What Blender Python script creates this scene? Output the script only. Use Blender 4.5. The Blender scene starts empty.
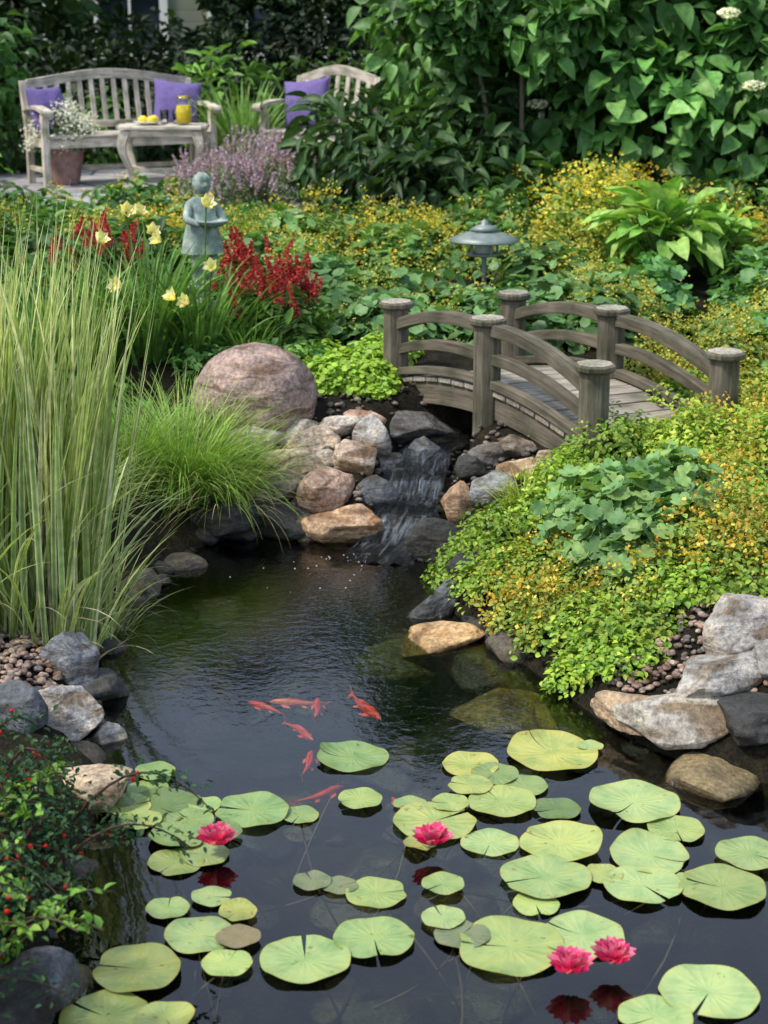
import bpy, bmesh, math, random
import numpy as np
from mathutils import Vector, Matrix, noise
rng=np.random.default_rng(11); random.seed(11)
R=rng.random
sc=bpy.context.scene
# ------------------------------------------------------------------ camera
CAMZ=2.0; PITCH=math.radians(16.5); FPX=1700.0
cp,sp=math.cos(PITCH),math.sin(PITCH)
def survey(px,py,z):
    """ground-plan position of a point of known height z (photogrammetry of the site)"""
    v=(512-py)/FPX; dx=(px-384)/FPX; dy=cp+sp*v; dz=-sp+cp*v
    t=(z-CAMZ)/dz
    return dx*t,dy*t,t
cam=bpy.data.cameras.new("camera"); camo=bpy.data.objects.new("camera",cam); sc.collection.objects.link(camo)
camo.location=(0,0,CAMZ); camo.rotation_euler=(math.pi/2-PITCH,0,0)
cam.sensor_fit='VERTICAL'; cam.sensor_height=36; cam.sensor_width=27; cam.lens=36*FPX/1024
cam.clip_start=.05; cam.clip_end=500
cam.dof.use_dof=True; cam.dof.focus_distance=5.3; cam.dof.aperture_fstop=5.0
sc.camera=camo
sc.view_settings.view_transform='Standard'; sc.view_settings.look='None'; sc.view_settings.exposure=0
# ------------------------------------------------------------------ light
el=math.radians(56); az=math.radians(-112)
sd=Vector((math.sin(az)*math.cos(el),math.cos(az)*math.cos(el),math.sin(el)))
w=bpy.data.worlds.new("World"); sc.world=w; w.use_nodes=True
nt=w.node_tree; nt.nodes.clear()
o=nt.nodes.new('ShaderNodeOutputWorld'); b=nt.nodes.new('ShaderNodeBackground'); s=nt.nodes.new('ShaderNodeTexSky')
s.sky_type='NISHITA'; s.sun_disc=False; s.sun_elevation=el; s.sun_rotation=az; s.dust_density=3.0; s.air_density=1.0
b.inputs[1].default_value=.15
hz=nt.nodes.new('ShaderNodeMixRGB'); hz.inputs[0].default_value=.55; hz.inputs[2].default_value=(7.2,8.6,11.2,1)   # thin bright haze over the blue
nt.links.new(s.outputs[0],hz.inputs[1]); nt.links.new(hz.outputs[0],b.inputs[0]); nt.links.new(b.outputs[0],o.inputs[0])
L=bpy.data.lights.new("sun","SUN"); lo=bpy.data.objects.new("sun",L); sc.collection.objects.link(lo)
L.energy=4.2; L.angle=math.radians(8); L.color=(1,.94,.83)
lo.rotation_euler=sd.to_track_quat('Z','Y').to_euler(); lo.location=(-5,-5,10)
# ------------------------------------------------------------------ node helpers
def newmat(name):
    m=bpy.data.materials.new(name); m.use_nodes=True; t=m.node_tree; t.nodes.clear()
    out=t.nodes.new('ShaderNodeOutputMaterial')
    def N(ty,**k):
        n=t.nodes.new('ShaderNode'+ty)
        for a,b in k.items():
            if a in n.inputs: n.inputs[a].default_value=b
            else: setattr(n,a,b)
        return n
    return m,t,out,N
def ramp(t,N,src,stops):
    r=N('ValToRGB'); e=r.color_ramp.elements
    while len(e)<len(stops): e.new(.5)
    for i,(p,c) in enumerate(stops):
        e[i].position=p; e[i].color=(c[0],c[1],c[2],1) if not isinstance(c,(int,float)) else (c,c,c,1)
    t.links.new(src,r.inputs[0]); return r.outputs[0]
def mul(t,N,a,b,f=1.0,bt='MULTIPLY'):
    m=N('MixRGB',blend_type=bt); m.inputs[0].default_value=f
    for i,x in ((1,a),(2,b)):
        if isinstance(x,tuple): m.inputs[i].default_value=(*x,1)
        else: t.links.new(x,m.inputs[i])
    return m.outputs[0]
def leafmat(name,rough=.5,trans=.3,spec=.35,nscale=30):
    m,t,out,N=newmat(name)
    a=N('Attribute',attribute_name='Col'); tc=N('TexCoord')
    n=N('TexNoise',Scale=nscale,Detail=3.0); t.links.new(tc.outputs['Object'],n.inputs['Vector'])
    r=ramp(t,N,n.outputs[0],[(.3,.68),(.7,1.25)])
    c=mul(t,N,a.outputs['Color'],r)
    p=N('BsdfPrincipled',Roughness=rough); p.inputs['Specular IOR Level'].default_value=spec
    t.links.new(c,p.inputs['Base Color'])
    tr=N('BsdfTranslucent'); c2=mul(t,N,c,(1.3,1.3,.6)); t.links.new(c2,tr.inputs[0])
    mx=N('MixShader'); mx.inputs[0].default_value=trans
    t.links.new(p.outputs[0],mx.inputs[1]); t.links.new(tr.outputs[0],mx.inputs[2]); t.links.new(mx.outputs[0],out.inputs[0])
    return m
M_leaf=leafmat('foliage'); M_petal=leafmat('petals',.6,.35,.2)
def woodmat(name,dark=.45,bump=.5):
    m,t,out,N=newmat(name)
    a=N('Attribute',attribute_name='Col'); g=N('Attribute',attribute_name='Gco')
    mp=N('Mapping'); mp.inputs['Scale'].default_value=(5,70,70); t.links.new(g.outputs['Vector'],mp.inputs[0])
    n=N('TexNoise',Scale=1.0,Detail=6.0,Roughness=.65); t.links.new(mp.outputs[0],n.inputs['Vector'])
    n2=N('TexNoise',Scale=7.0,Detail=5.0); t.links.new(g.outputs['Vector'],n2.inputs['Vector'])
    r=ramp(t,N,n.outputs[0],[(.3,dark),(.5,.95),(.75,1.45)]); r2=ramp(t,N,n2.outputs[0],[(.3,(.48,.54,.44)),(.6,(1.14,1.1,1.06))])
    c=mul(t,N,mul(t,N,a.outputs['Color'],r),r2)
    p=N('BsdfPrincipled',Roughness=.85); p.inputs['Specular IOR Level'].default_value=.2
    t.links.new(c,p.inputs['Base Color'])
    bp=N('Bump',Strength=bump,Distance=.006); t.links.new(n.outputs[0],bp.inputs['Height']); t.links.new(bp.outputs[0],p.inputs['Normal'])
    t.links.new(p.outputs[0],out.inputs[0]); return m
M_wood=woodmat('weathered_wood')
def simple(name,col,rough=.6,metal=0,spec=.5,ns=12,lo_=.75,hi=1.2,bump=.2,bd=.004,trans=0,ior=1.45):
    m,t,out,N=newmat(name)
    tc=N('TexCoord'); n=N('TexNoise',Scale=ns,Detail=6.0); t.links.new(tc.outputs['Object'],n.inputs['Vector'])
    r=ramp(t,N,n.outputs[0],[(.3,lo_),(.7,hi)]); c=mul(t,N,r,col)
    p=N('BsdfPrincipled',Roughness=rough,Metallic=metal,IOR=ior); p.inputs['Specular IOR Level'].default_value=spec
    p.inputs['Transmission Weight'].default_value=trans
    t.links.new(c,p.inputs['Base Color'])
    bp=N('Bump',Strength=bump,Distance=bd); t.links.new(n.outputs[0],bp.inputs['Height']); t.links.new(bp.outputs[0],p.inputs['Normal'])
    t.links.new(p.outputs[0],out.inputs[0]); return m
# rock
def rockmat():
    m,t,out,N=newmat('rock')
    a=N('Attribute',attribute_name='Col'); g=N('NewGeometry'); 
    n=N('TexNoise',Scale=9.0,Detail=8.0,Roughness=.65); n2=N('TexNoise',Scale=60.0,Detail=4.0,Roughness=.7); 
    mp=N('Mapping'); mp.inputs['Scale'].default_value=(6,6,26); mp.inputs['Rotation'].default_value=(.35,.5,.2); n3=N('TexNoise',Scale=1.0,Detail=5.0,Distortion=.8)
    for q in (n,n2): t.links.new(g.outputs['Position'],q.inputs['Vector'])
    t.links.new(g.outputs['Position'],mp.inputs[0]); t.links.new(mp.outputs[0],n3.inputs['Vector'])
    r=ramp(t,N,n.outputs[0],[(.3,(.58,.55,.52)),(.52,(1,1,1)),(.72,(1.3,1.18,1.0))])
    r2=ramp(t,N,n2.outputs[0],[(.35,.5),(.55,1.05),(.7,1.45)])
    r3=ramp(t,N,n3.outputs[0],[(.36,(.52,.42,.31)),(.5,(1,1,1)),(.62,(1.2,1.16,1.12))])
    c=mul(t,N,mul(t,N,mul(t,N,a.outputs['Color'],r),r2),r3)
    sx=N('SeparateXYZ'); t.links.new(g.outputs['Position'],sx.inputs[0])
    ad=N('Math',operation='MULTIPLY_ADD'); ad.inputs[1].default_value=.05; t.links.new(n.outputs[0],ad.inputs[0]); t.links.new(sx.outputs[2],ad.inputs[2])
    wr=N('MapRange'); wr.inputs['From Min'].default_value=.025; wr.inputs['From Max'].default_value=.05; t.links.new(ad.outputs[0],wr.inputs[0])
    mx=N('MixRGB'); t.links.new(wr.outputs[0],mx.inputs[0]); wet=mul(t,N,c,(.45,.42,.26)); t.links.new(wet,mx.inputs[1]); t.links.new(c,mx.inputs[2])
    p=N('BsdfPrincipled'); t.links.new(mx.outputs[0],p.inputs['Base Color'])
    rr=N('MapRange'); rr.inputs['To Min'].default_value=.25; rr.inputs['To Max'].default_value=.8; t.links.new(wr.outputs[0],rr.inputs[0]); t.links.new(rr.outputs[0],p.inputs['Roughness'])
    hs=mul(t,N,n.outputs[0],n3.outputs[0],.6,'ADD'); hs=mul(t,N,hs,n2.outputs[0],.25,'ADD')
    bp=N('Bump',Strength=.9,Distance=.025); t.links.new(hs,bp.inputs['Height']); t.links.new(bp.outputs[0],p.inputs['Normal'])
    t.links.new(p.outputs[0],out.inputs[0]); return m
M_rock=rockmat()
# ------------------------------------------------------------------ mesh helpers
def link(ob,parent=None):
    sc.collection.objects.link(ob)
    if parent: ob.parent=parent
    return ob
def empty(name,loc=(0,0,0)):
    e=bpy.data.objects.new(name,None); e.location=loc; e.empty_display_size=.1; return link(e)
def mk(name,V,faces,mats,col=None,gco=None,smooth=True,parent=None,fm=None):
    me=bpy.data.meshes.new(name); V=np.asarray(V,dtype=np.float32)
    faces=[np.asarray(f,dtype=np.int32) for f in faces if len(f)]
    me.vertices.add(len(V)); me.vertices.foreach_set('co',V.ravel())
    lp=np.concatenate([f.ravel() for f in faces]); sz=np.concatenate([np.full(len(f),f.shape[1]) for f in faces])
    st=np.concatenate([[0],np.cumsum(sz)[:-1]]).astype(np.int32)
    me.loops.add(len(lp)); me.loops.foreach_set('vertex_index',lp)
    me.polygons.add(len(sz)); me.polygons.foreach_set('loop_start',st)
    me.polygons.foreach_set('use_smooth',np.full(len(sz),smooth))
    if fm is not None: me.polygons.foreach_set('material_index',np.asarray(fm,dtype=np.int32))
    me.update(calc_edges=True)
    if col is not None:
        c=np.ones((len(V),4),dtype=np.float32); c[:,:3]=col
        at=me.attributes.new('Col','FLOAT_COLOR','POINT'); at.data.foreach_set('color',c.ravel())
    if gco is not None:
        at=me.attributes.new('Gco','FLOAT_VECTOR','POINT'); at.data.foreach_set('vector',np.asarray(gco,dtype=np.float32).ravel())
    for m in (mats if isinstance(mats,(list,tuple)) else [mats]): me.materials.append(m)
    return link(bpy.data.objects.new(name,me),parent)
def nrm(a): return a/np.maximum(np.linalg.norm(a,axis=-1,keepdims=True),1e-9)
def gridleaf(nx,ny,wf,curl=.15,fold=.15,wave=0.):
    V=[];F=[]
    for j in range(ny+1):
        tt=j/ny; wv=wf(tt)
        for i in range(nx+1):
            x=(i/nx-.5); V.append((x*wv,tt,-curl*tt*tt+fold*abs(x)*wv*2+wave*math.sin(tt*14)*abs(x)))
    for j in range(ny):
        for i in range(nx):
            a=j*(nx+1)+i; F.append((a,a+1,a+nx+2,a+nx+1))
    return np.array(V),np.zeros((0,3),int),np.array(F)
ov=lambda t:max(.02,math.sin(math.pi*min(1,t**.75))**.8)
T_leaf=gridleaf(2,3,lambda t:[.1,.9,.8,.03][round(t*3)],.15,.2)
T_med=gridleaf(2,5,ov,.25,.2)
T_big=gridleaf(4,7,ov,.45,.18,.05)
T_petal=gridleaf(2,4,lambda t:[.25,.7,1,.8,.1][round(t*4)],-.25,.25)
def roundt(n=14,lobe=.12,cup=.18):
    V=[(0,0,0)];F=[]
    for i in range(n):
        a=2*math.pi*i/n; r=.5*(1-(lobe if i%2 else 0)); V.append((r*math.cos(a),r*math.sin(a),cup*r*(1 if i%2 else .7)))
    for i in range(n): F.append((0,1+i,1+(i+1)%n))
    return np.array(V),np.array(F),np.zeros((0,4),int)
T_round=roundt(); T_dot=(np.array([(-.5,0,0),(0,-.5,.1),(.5,0,0),(0,.5,.1)]),np.zeros((0,3),int),np.array([[0,1,2,3]]))
def lobedt(cup=.12):
    V=[(0,0,0)];n=30
    for i in range(n):
        a=2*math.pi*i/n; r=.5*(.74+.26*abs(math.cos(2.5*a))**.6)*(1-.06*(i%2)); V.append((r*math.cos(a),r*math.sin(a),cup*(.3+.3*abs(math.cos(2.5*a)))*r*2))
    return np.array(V),np.array([(0,1+i,1+(i+1)%n) for i in range(n)]),np.zeros((0,4),int)
T_lobed=lobedt(.25)
def icodata(sub):
    bm=bmesh.new(); bmesh.ops.create_icosphere(bm,subdivisions=sub,radius=1)
    V=np.array([v.co[:] for v in bm.verts]); F=np.array([[v.index for v in f.verts] for f in bm.faces]); bm.free(); return V,F
ICO={k:icodata(k) for k in (1,2,3,4,5)}
T_ball=(ICO[1][0]*.5,ICO[1][1],np.zeros((0,4),int)); T_pebble=(ICO[2][0]*.5,ICO[2][1],np.zeros((0,4),int))
class Batch:
    def __init__(s): s.V=[];s.T=[];s.Q=[];s.C=[];s.G=[];s.n=0
    def add(s,V,T,Q,C,G=None):
        V=np.asarray(V,float); s.V.append(V)
        if len(T): s.T.append(np.asarray(T)+s.n)
        if len(Q): s.Q.append(np.asarray(Q)+s.n)
        C=np.asarray(C,float)
        if C.ndim==1: C=np.tile(C,(len(V),1))
        s.C.append(C); s.G.append(V if G is None else G); s.n+=len(V)
    def inst(s,tm,P,D,Nn,S,C,W=1.,Z=1.):
        tv,tt,tq=tm; n=len(P)
        if n==0: return
        y=nrm(D); x=nrm(np.cross(y,Nn)); z=np.cross(x,y); S=np.broadcast_to(S,(n,))[:,None,None]; W=np.broadcast_to(W,(n,))[:,None,None]
        V=P[:,None,:]+S*(tv[None,:,0:1]*W*x[:,None,:]+tv[None,:,1:2]*y[:,None,:]+Z*tv[None,:,2:3]*z[:,None,:])
        k=len(tv); off=(np.arange(n)*k)[:,None,None]
        s.add(V.reshape(-1,3),(tt[None]+off).reshape(-1,3) if len(tt) else [],(tq[None]+off).reshape(-1,4) if len(tq) else [],np.repeat(np.broadcast_to(C,(n,3)),k,axis=0))
    def box(s,c,ax,ay,az,d,col):
        """ax = grain direction; d = full dims"""
        ax,ay,az=[nrm(np.array(q,float)) for q in (ax,ay,az)]
        u=np.array([(i,j,k) for i in(-.5,.5) for j in(-.5,.5) for k in(-.5,.5)])*np.array(d)
        V=np.array(c)+u[:,0:1]*ax+u[:,1:2]*ay+u[:,2:3]*az
        Q=[(0,1,3,2),(4,6,7,5),(0,4,5,1),(2,3,7,6),(0,2,6,4),(1,5,7,3)]
        s.add(V,[],Q,np.array(col)*(.8+.4*R()),u+R(3)*20)
    def sweep(s,path,side,up,w,h,col):
        path=np.array(path,float); n=len(path); off=R(3)*20
        side=np.broadcast_to(nrm(np.array(side,float)),(n,3)); up=np.broadcast_to(nrm(np.array(up,float)),(n,3))
        w=np.broadcast_to(w,(n,)); h=np.broadcast_to(h,(n,))
        ln=np.concatenate([[0],np.cumsum(np.linalg.norm(np.diff(path,axis=0),axis=1))])
        V=[];G=[]
        for i in range(n):
            for a,b in((-.5,-.5),(.5,-.5),(.5,.5),(-.5,.5)):
                V.append(path[i]+a*w[i]*side[i]+b*h[i]*up[i]); G.append(off+np.array([ln[i],a*w[i],b*h[i]]))
        Q=[(4*i+j,4*i+(j+1)%4,4*i+4+(j+1)%4,4*i+4+j) for i in range(n-1) for j in range(4)]
        Q+=[(3,2,1,0),(4*n-4,4*n-3,4*n-2,4*n-1)]
        s.add(V,[],Q,np.array(col)*(.85+.3*R()),np.array(G))
    def tube(s,path,rad,col,sides=7):
        path=np.array(path,float); n=len(path); rad=np.broadcast_to(rad,(n,)); d=nrm(np.gradient(path,axis=0))
        ref=np.array([.3,.9,.1]) if abs(d[0][2])>.5 else np.array([0,0,1.])
        x=nrm(np.cross(d,ref)); y=np.cross(d,x); a=np.arange(sides)*2*math.pi/sides
        V=path[:,None]+rad[:,None,None]*(np.cos(a)[None,:,None]*x[:,None]+np.sin(a)[None,:,None]*y[:,None])
        V=V.reshape(-1,3); Q=[(i*sides+j,i*sides+(j+1)%sides,(i+1)*sides+(j+1)%sides,(i+1)*sides+j) for i in range(n-1) for j in range(sides)]
        off=R(3)*9; ln=np.concatenate([[0],np.cumsum(np.linalg.norm(np.diff(path,axis=0),axis=1))])
        G=np.stack([np.repeat(ln,sides),np.tile(np.cos(a),n)*.05,np.tile(np.sin(a),n)*.05],1)+off
        s.add(V,[],Q,col,G)
    def lathe(s,prof,c,col,sides=32,flat=None):
        V=[];n=len(prof)
        for r,z in prof:
            for j in range(sides):
                a=2*math.pi*(j+.5)/sides; V.append((c[0]+r*math.cos(a),c[1]+r*math.sin(a),c[2]+z))
        Q=[(i*sides+j,i*sides+(j+1)%sides,(i+1)*sides+(j+1)%sides,(i+1)*sides+j) for i in range(n-1) for j in range(sides)]
        V=np.array(V); s.add(V,[],Q,col,V[:,[2,0,1]])
    def obj(s,name,mat,smooth=True,parent=None,bevel=0):
        V=np.concatenate(s.V); fs=[np.concatenate(q) for q in (s.T,s.Q) if q]
        ob=mk(name,V,fs,mat,np.concatenate(s.C),np.concatenate(s.G),smooth,parent)
        if bevel:
            md=ob.modifiers.new('bevel','BEVEL'); md.width=bevel; md.segments=2; md.limit_method='ANGLE'; md.angle_limit=math.radians(40)
        return ob
def pal(p,n,var=.25):
    p=np.array(p); c=p[rng.integers(0,len(p),n)]*(1-var+2*var*R((n,1)))
    return c
def rd(n): return nrm(rng.normal(size=(n,3)))
UP=np.array([0,0,1.])
# ------------------------------------------------------------------ terrain
def chaikin(p,k=2,closed=True):
    p=np.array(p,float)
    for _ in range(k):
        q=np.roll(p,-1,0); p=np.stack([.75*p+.25*q,.25*p+.75*q],1).reshape(-1,2)
    return p
POND=chaikin([(.06,6.42),(.30,6.1),(.22,5.66),(.38,5.28),(.57,4.84),(.74,4.43),(1.05,4.18),(1.7,4.0),(2.5,3.7),(3,3.2),(2.9,2.3),(2,1.6),(.8,1.25),(-.4,1.45),(-.72,2.2),(-.76,3.05),(-.8,3.7),(-.76,4.2),(-.92,4.4),(-.9,4.8),(-1.0,5.25),(-.88,5.7),(-.8,6.25),(-.54,6.5),(-.2,6.4)],2)
STREAM=np.array([(.05,6.25,.0),(.10,6.42,.03),(.125,6.58,.10),(.15,6.78,.17),(.2,7.0,.2),(.5,7.15,.22),(.9,7.35,.26),(1.35,7.8,.32),(1.7,8.6,.42)])
def segd(x,y,a,b):
    ab=b-a; t=np.clip(((x-a[0])*ab[0]+(y-a[1])*ab[1])/(ab@ab),0,1); return np.hypot(x-a[0]-t*ab[0],y-a[1]-t*ab[1]),t
def pond_sd(x,y):
    x=np.asarray(x,float);y=np.asarray(y,float); d=np.full(x.shape,1e9); ins=np.zeros(x.shape,bool); n=len(POND)
    for i in range(n):
        a=POND[i];b=POND[(i+1)%n]; dd,_=segd(x,y,a,b); d=np.minimum(d,dd)
        c=((a[1]>y)!=(b[1]>y)); xx=a[0]+(y-a[1])*(b[0]-a[0])/((b[1]-a[1]) or 1e-9); ins^=(c&(x<xx))
    return np.where(ins,-d,d)
def H(x,y):
    x=np.asarray(x,float);y=np.asarray(y,float); s_=pond_sd(x,y)
    Fl=np.interp(y,[0,5,6.3,7,7.5,9,11.3,99],[.12,.12,.2,.34,.43,.55,.69,.69]); Fr=np.interp(y,[0,3.5,4.6,5.6,7,9,11.3,99],[.15,.15,.25,.4,.42,.55,.69,.69])
    k=np.clip((x+.1)/.5,0,1); F=Fl*(1-k)+Fr*k
    F=F+.025*np.sin(x*5.1+1)*np.sin(y*4.3)*(y<10.8)
    h=np.where(s_>0,np.minimum(.05+.55*s_,F),np.maximum(.05+1.5*s_,-.5+.04*np.sin(x*7)*np.sin(y*6)))
    ds=np.full(x.shape,1e9); zs=np.zeros(x.shape)
    for i in range(len(STREAM)-1):
        d,t=segd(x,y,STREAM[i,:2],STREAM[i+1,:2]); z=STREAM[i,2]*(1-t)+STREAM[i+1,2]*t; m=d<ds; zs=np.where(m,z,zs); ds=np.where(m,d,ds)
    return np.where(s_>-.02,np.minimum(h,zs-.05+2.0*np.maximum(0,ds-.13)),h)
def axis(lo,hi,step,far,nf=14):
    a=np.arange(lo,hi+1e-6,step); g=np.geomspace(.3,far,nf); return np.concatenate([lo-g[::-1],a,hi+g])
gx=axis(-3.2,3.6,.05,90); gy=axis(.6,11.6,.05,110)
X,Y=np.meshgrid(gx,gy); Z=H(X,Y)
nx=len(gx);ny=len(gy); idx=np.arange(nx*ny).reshape(ny,nx)
Q=np.stack([idx[:-1,:-1],idx[:-1,1:],idx[1:,1:],idx[1:,:-1]],-1).reshape(-1,4)
m,t,out,N=newmat('soil')
g=N('NewGeometry'); n=N('TexNoise',Scale=14.0,Detail=8.0,Roughness=.7); n2=N('TexNoise',Scale=90.0,Detail=4.0,Roughness=.8)
t.links.new(g.outputs['Position'],n.inputs['Vector']); t.links.new(g.outputs['Position'],n2.inputs['Vector'])
c=ramp(t,N,n.outputs[0],[(.3,(.006,.006,.004)),(.5,(.016,.014,.008)),(.7,(.04,.032,.018))])
c=mul(t,N,c,ramp(t,N,n2.outputs[0],[(.35,.4),(.65,1.8)]))
c2=ramp(t,N,n.outputs[0],[(.3,(.02,.05,.012)),(.7,(.06,.12,.03))])
sx=N('SeparateXYZ'); t.links.new(g.outputs['Position'],sx.inputs[0])
mr=N('MapRange'); mr.inputs['From Min'].default_value=.65; mr.inputs['From Max'].default_value=.685; t.links.new(sx.outputs[2],mr.inputs[0])
mx=N('MixRGB'); t.links.new(mr.outputs[0],mx.inputs[0]); t.links.new(c,mx.inputs[1]); t.links.new(c2,mx.inputs[2])
p=N('BsdfPrincipled',Roughness=.95); p.inputs['Specular IOR Level'].default_value=.15; t.links.new(mx.outputs[0],p.inputs['Base Color'])
bp=N('Bump',Strength=1,Distance=.03); t.links.new(n.outputs[0],bp.inputs['Height']); bp2=N('Bump',Strength=.8,Distance=.01); t.links.new(n2.outputs[0],bp2.inputs['Height']); t.links.new(bp.outputs[0],bp2.inputs['Normal']); t.links.new(bp2.outputs[0],p.inputs['Normal']); t.links.new(p.outputs[0],out.inputs[0])
mk('ground',np.stack([X,Y,Z],-1).reshape(-1,3),[Q],m)
# ------------------------------------------------------------------ water
m,t,out,N=newmat('water')
g=N('NewGeometry')
n=N('TexNoise',Scale=5.0,Detail=3.0,Roughness=.5); t.links.new(g.outputs['Position'],n.inputs['Vector'])
n2=N('TexNoise',Scale=26.0,Detail=3.0,Roughness=.6); t.links.new(g.outputs['Position'],n2.inputs['Vector'])
vd=N('VectorMath',operation='DISTANCE'); vd.inputs[1].default_value=(.03,6.3,0); t.links.new(g.outputs['Position'],vd.inputs[0])
mr=N('MapRange'); mr.inputs['From Max'].default_value=2.3; mr.inputs['To Min'].default_value=1.2; mr.inputs['To Max'].default_value=.04; t.links.new(vd.outputs['Value'],mr.inputs[0])
mu=N('Math',operation='MULTIPLY'); t.links.new(n2.outputs[0],mu.inputs[0]); t.links.new(mr.outputs[0],mu.inputs[1])
mu2=N('Math',operation='MULTIPLY_ADD'); mu2.inputs[1].default_value=.5; t.links.new(n.outputs[0],mu2.inputs[0]); t.links.new(mu.outputs[0],mu2.inputs[2])
bp=N('Bump',Strength=.35,Distance=.008); t.links.new(mu2.outputs[0],bp.inputs['Height'])
fr=N('Fresnel',IOR=1.48); t.links.new(bp.outputs[0],fr.inputs['Normal'])
tr=N('BsdfTransparent'); tr.inputs[0].default_value=(.60,.68,.60,1)
gl=N('BsdfGlossy',Roughness=.02); gl.inputs[0].default_value=(1,1,1,1); t.links.new(bp.outputs[0],gl.inputs['Normal'])
mx=N('MixShader'); t.links.new(fr.outputs[0],mx.inputs[0]); t.links.new(tr.outputs[0],mx.inputs[1]); t.links.new(gl.outputs[0],mx.inputs[2]); t.links.new(mx.outputs[0],out.inputs[0])
M_water=m
mk('pond_water',[(-1.5,.8,0),(3.4,.8,0),(3.4,6.75,0),(-1.5,6.75,0)],[np.array([[0,1,2,3]])],M_water)
# cascade
m,t,out,N=newmat('cascade_water')
g=N('Attribute',attribute_name='Gco'); mp=N('Mapping'); mp.inputs['Scale'].default_value=(7,70,1); t.links.new(g.outputs['Vector'],mp.inputs[0])
n=N('TexNoise',Scale=1.0,Detail=6.0,Roughness=.7,Distortion=.5); t.links.new(mp.outputs[0],n.inputs['Vector'])
a=N('Attribute',attribute_name='Col'); 
fo=N('Math',operation='ADD'); t.links.new(n.outputs[0],fo.inputs[0]); t.links.new(a.outputs['Fac'],fo.inputs[1])
r=ramp(t,N,fo.outputs[0],[(.60,0),(1.0,.6)])
bp=N('Bump',Strength=.9,Distance=.02); t.links.new(n.outputs[0],bp.inputs['Height'])
tr=N('BsdfTransparent'); tr.inputs[0].default_value=(.55,.62,.62,1); gl=N('BsdfGlossy',Roughness=.1); t.links.new(bp.outputs[0],gl.inputs['Normal'])
fr=N('Fresnel',IOR=1.5); t.links.new(bp.outputs[0],fr.inputs['Normal'])
mx=N('MixShader'); t.links.new(fr.outputs[0],mx.inputs[0]); t.links.new(tr.outputs[0],mx.inputs[1]); t.links.new(gl.outputs[0],mx.inputs[2])
df=N('BsdfDiffuse'); df.inputs[0].default_value=(.38,.45,.52,1); mx2=N('MixShader'); t.links.new(r,mx2.inputs[0]); t.links.new(mx.outputs[0],mx2.inputs[1]); t.links.new(df.outputs[0],mx2.inputs[2]); t.links.new(mx2.outputs[0],out.inputs[0])
path=[(-.03,6.06,.003,0.0),(-.01,6.16,.008,.04),(.03,6.26,.02,.13),(.055,6.33,.05,.18),(.08,6.39,.095,.06),(.1,6.5,.105,.0),(.12,6.58,.125,.12),(.13,6.62,.17,.14),(.15,6.74,.18,.0),(.16,6.80,.20,.1),(.17,6.84,.235,.05),(.22,7.0,.24,-.1),(.5,7.15,.25,-.3),(.9,7.35,.28,-.3),(1.35,7.8,.34,-.3),(1.7,8.6,.44,-.3)]
pp=np.array(path); d=nrm(np.gradient(pp[:,:2],axis=0)); V=[];G=[];C=[]
for i,q in enumerate(pp):
    wd_=.28 if i<5 else .22
    for j in range(9):
        u=(j/8-.5)*wd_; V.append((q[0]+d[i,1]*u,q[1]-d[i,0]*u,q[2]+.022*noise.noise(Vector((j*.9,i*.8,3)))-.3*u*u)); G.append((i*.1,j*.045,0)); C.append((max(0,q[3]),)*3)
Q=[(i*9+j,i*9+j+1,i*9+j+10,i*9+j+9) for i in range(len(pp)-1) for j in range(8)]
mk('waterfall',V,[np.array(Q)],m,np.array(C),np.array(G))
B=Batch(); n=70; a=R(n)*6.28; r_=.03+.8*R(n)**2.2; P=np.stack([-.05-.35*r_+r_*.3*np.cos(a),6.2-.35*r_+r_*.25*np.sin(a),np.full(n,.001)],1); k=pond_sd(P[:,0],P[:,1])<-.02
B.inst(T_ball,P[k],rd(k.sum())*[1,1,0]+[0.01,0,0],np.tile(UP,(k.sum(),1)),.003+.005*R(k.sum()),np.array([.75,.78,.8]),1,.5); B.obj('water_foam',simple('foam',(.6,.64,.68),.3))
# ------------------------------------------------------------------ rocks
def rock(name,c,dims,rot=0,col=(.3,.3,.3),seed=0,sub=4,rough=1.,cuts=12,tilt=0):
    rg=np.random.default_rng(seed+100); V,F=ICO[sub]; V=V.copy()
    for i in range(cuts):
        nn=nrm(rg.normal(size=3)); dd=.52+.33*rg.random(); q=V@nn; V-=np.outer(np.maximum(0,q-dd)*.95,nn)
    V/=np.abs(V).max(0)
    o3=rg.random(3)*50
    dsp=np.array([noise.fractal(Vector(v*1.6+o3),.9,2.2,5) for v in V])*.085*rough
    V=V*(1+dsp[:,None]); V=V*np.array(dims)*.5
    ca,sa=math.cos(tilt),math.sin(tilt); V=V@np.array([[ca,0,-sa],[0,1,0],[sa,0,ca]])
    ca,sa=math.cos(rot),math.sin(rot); V=V@np.array([[ca,sa,0],[-sa,ca,0],[0,0,1]])
    return V+np.array(c),F,np.tile(np.array(col),(len(V),1))
def rockobj(name,*a,**k):
    V,F,C=rock(name,*a,**k); return mk(name,V,[F],M_rock,C)
PALE=(.50,.45,.39);TAN=(.48,.34,.2);PINK=(.50,.35,.27);GREY=(.36,.35,.33);SLATE=(.09,.10,.115);DARK=(.035,.036,.033);BLUEG=(.2,.215,.235);BROWN=(.26,.17,.1)
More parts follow.
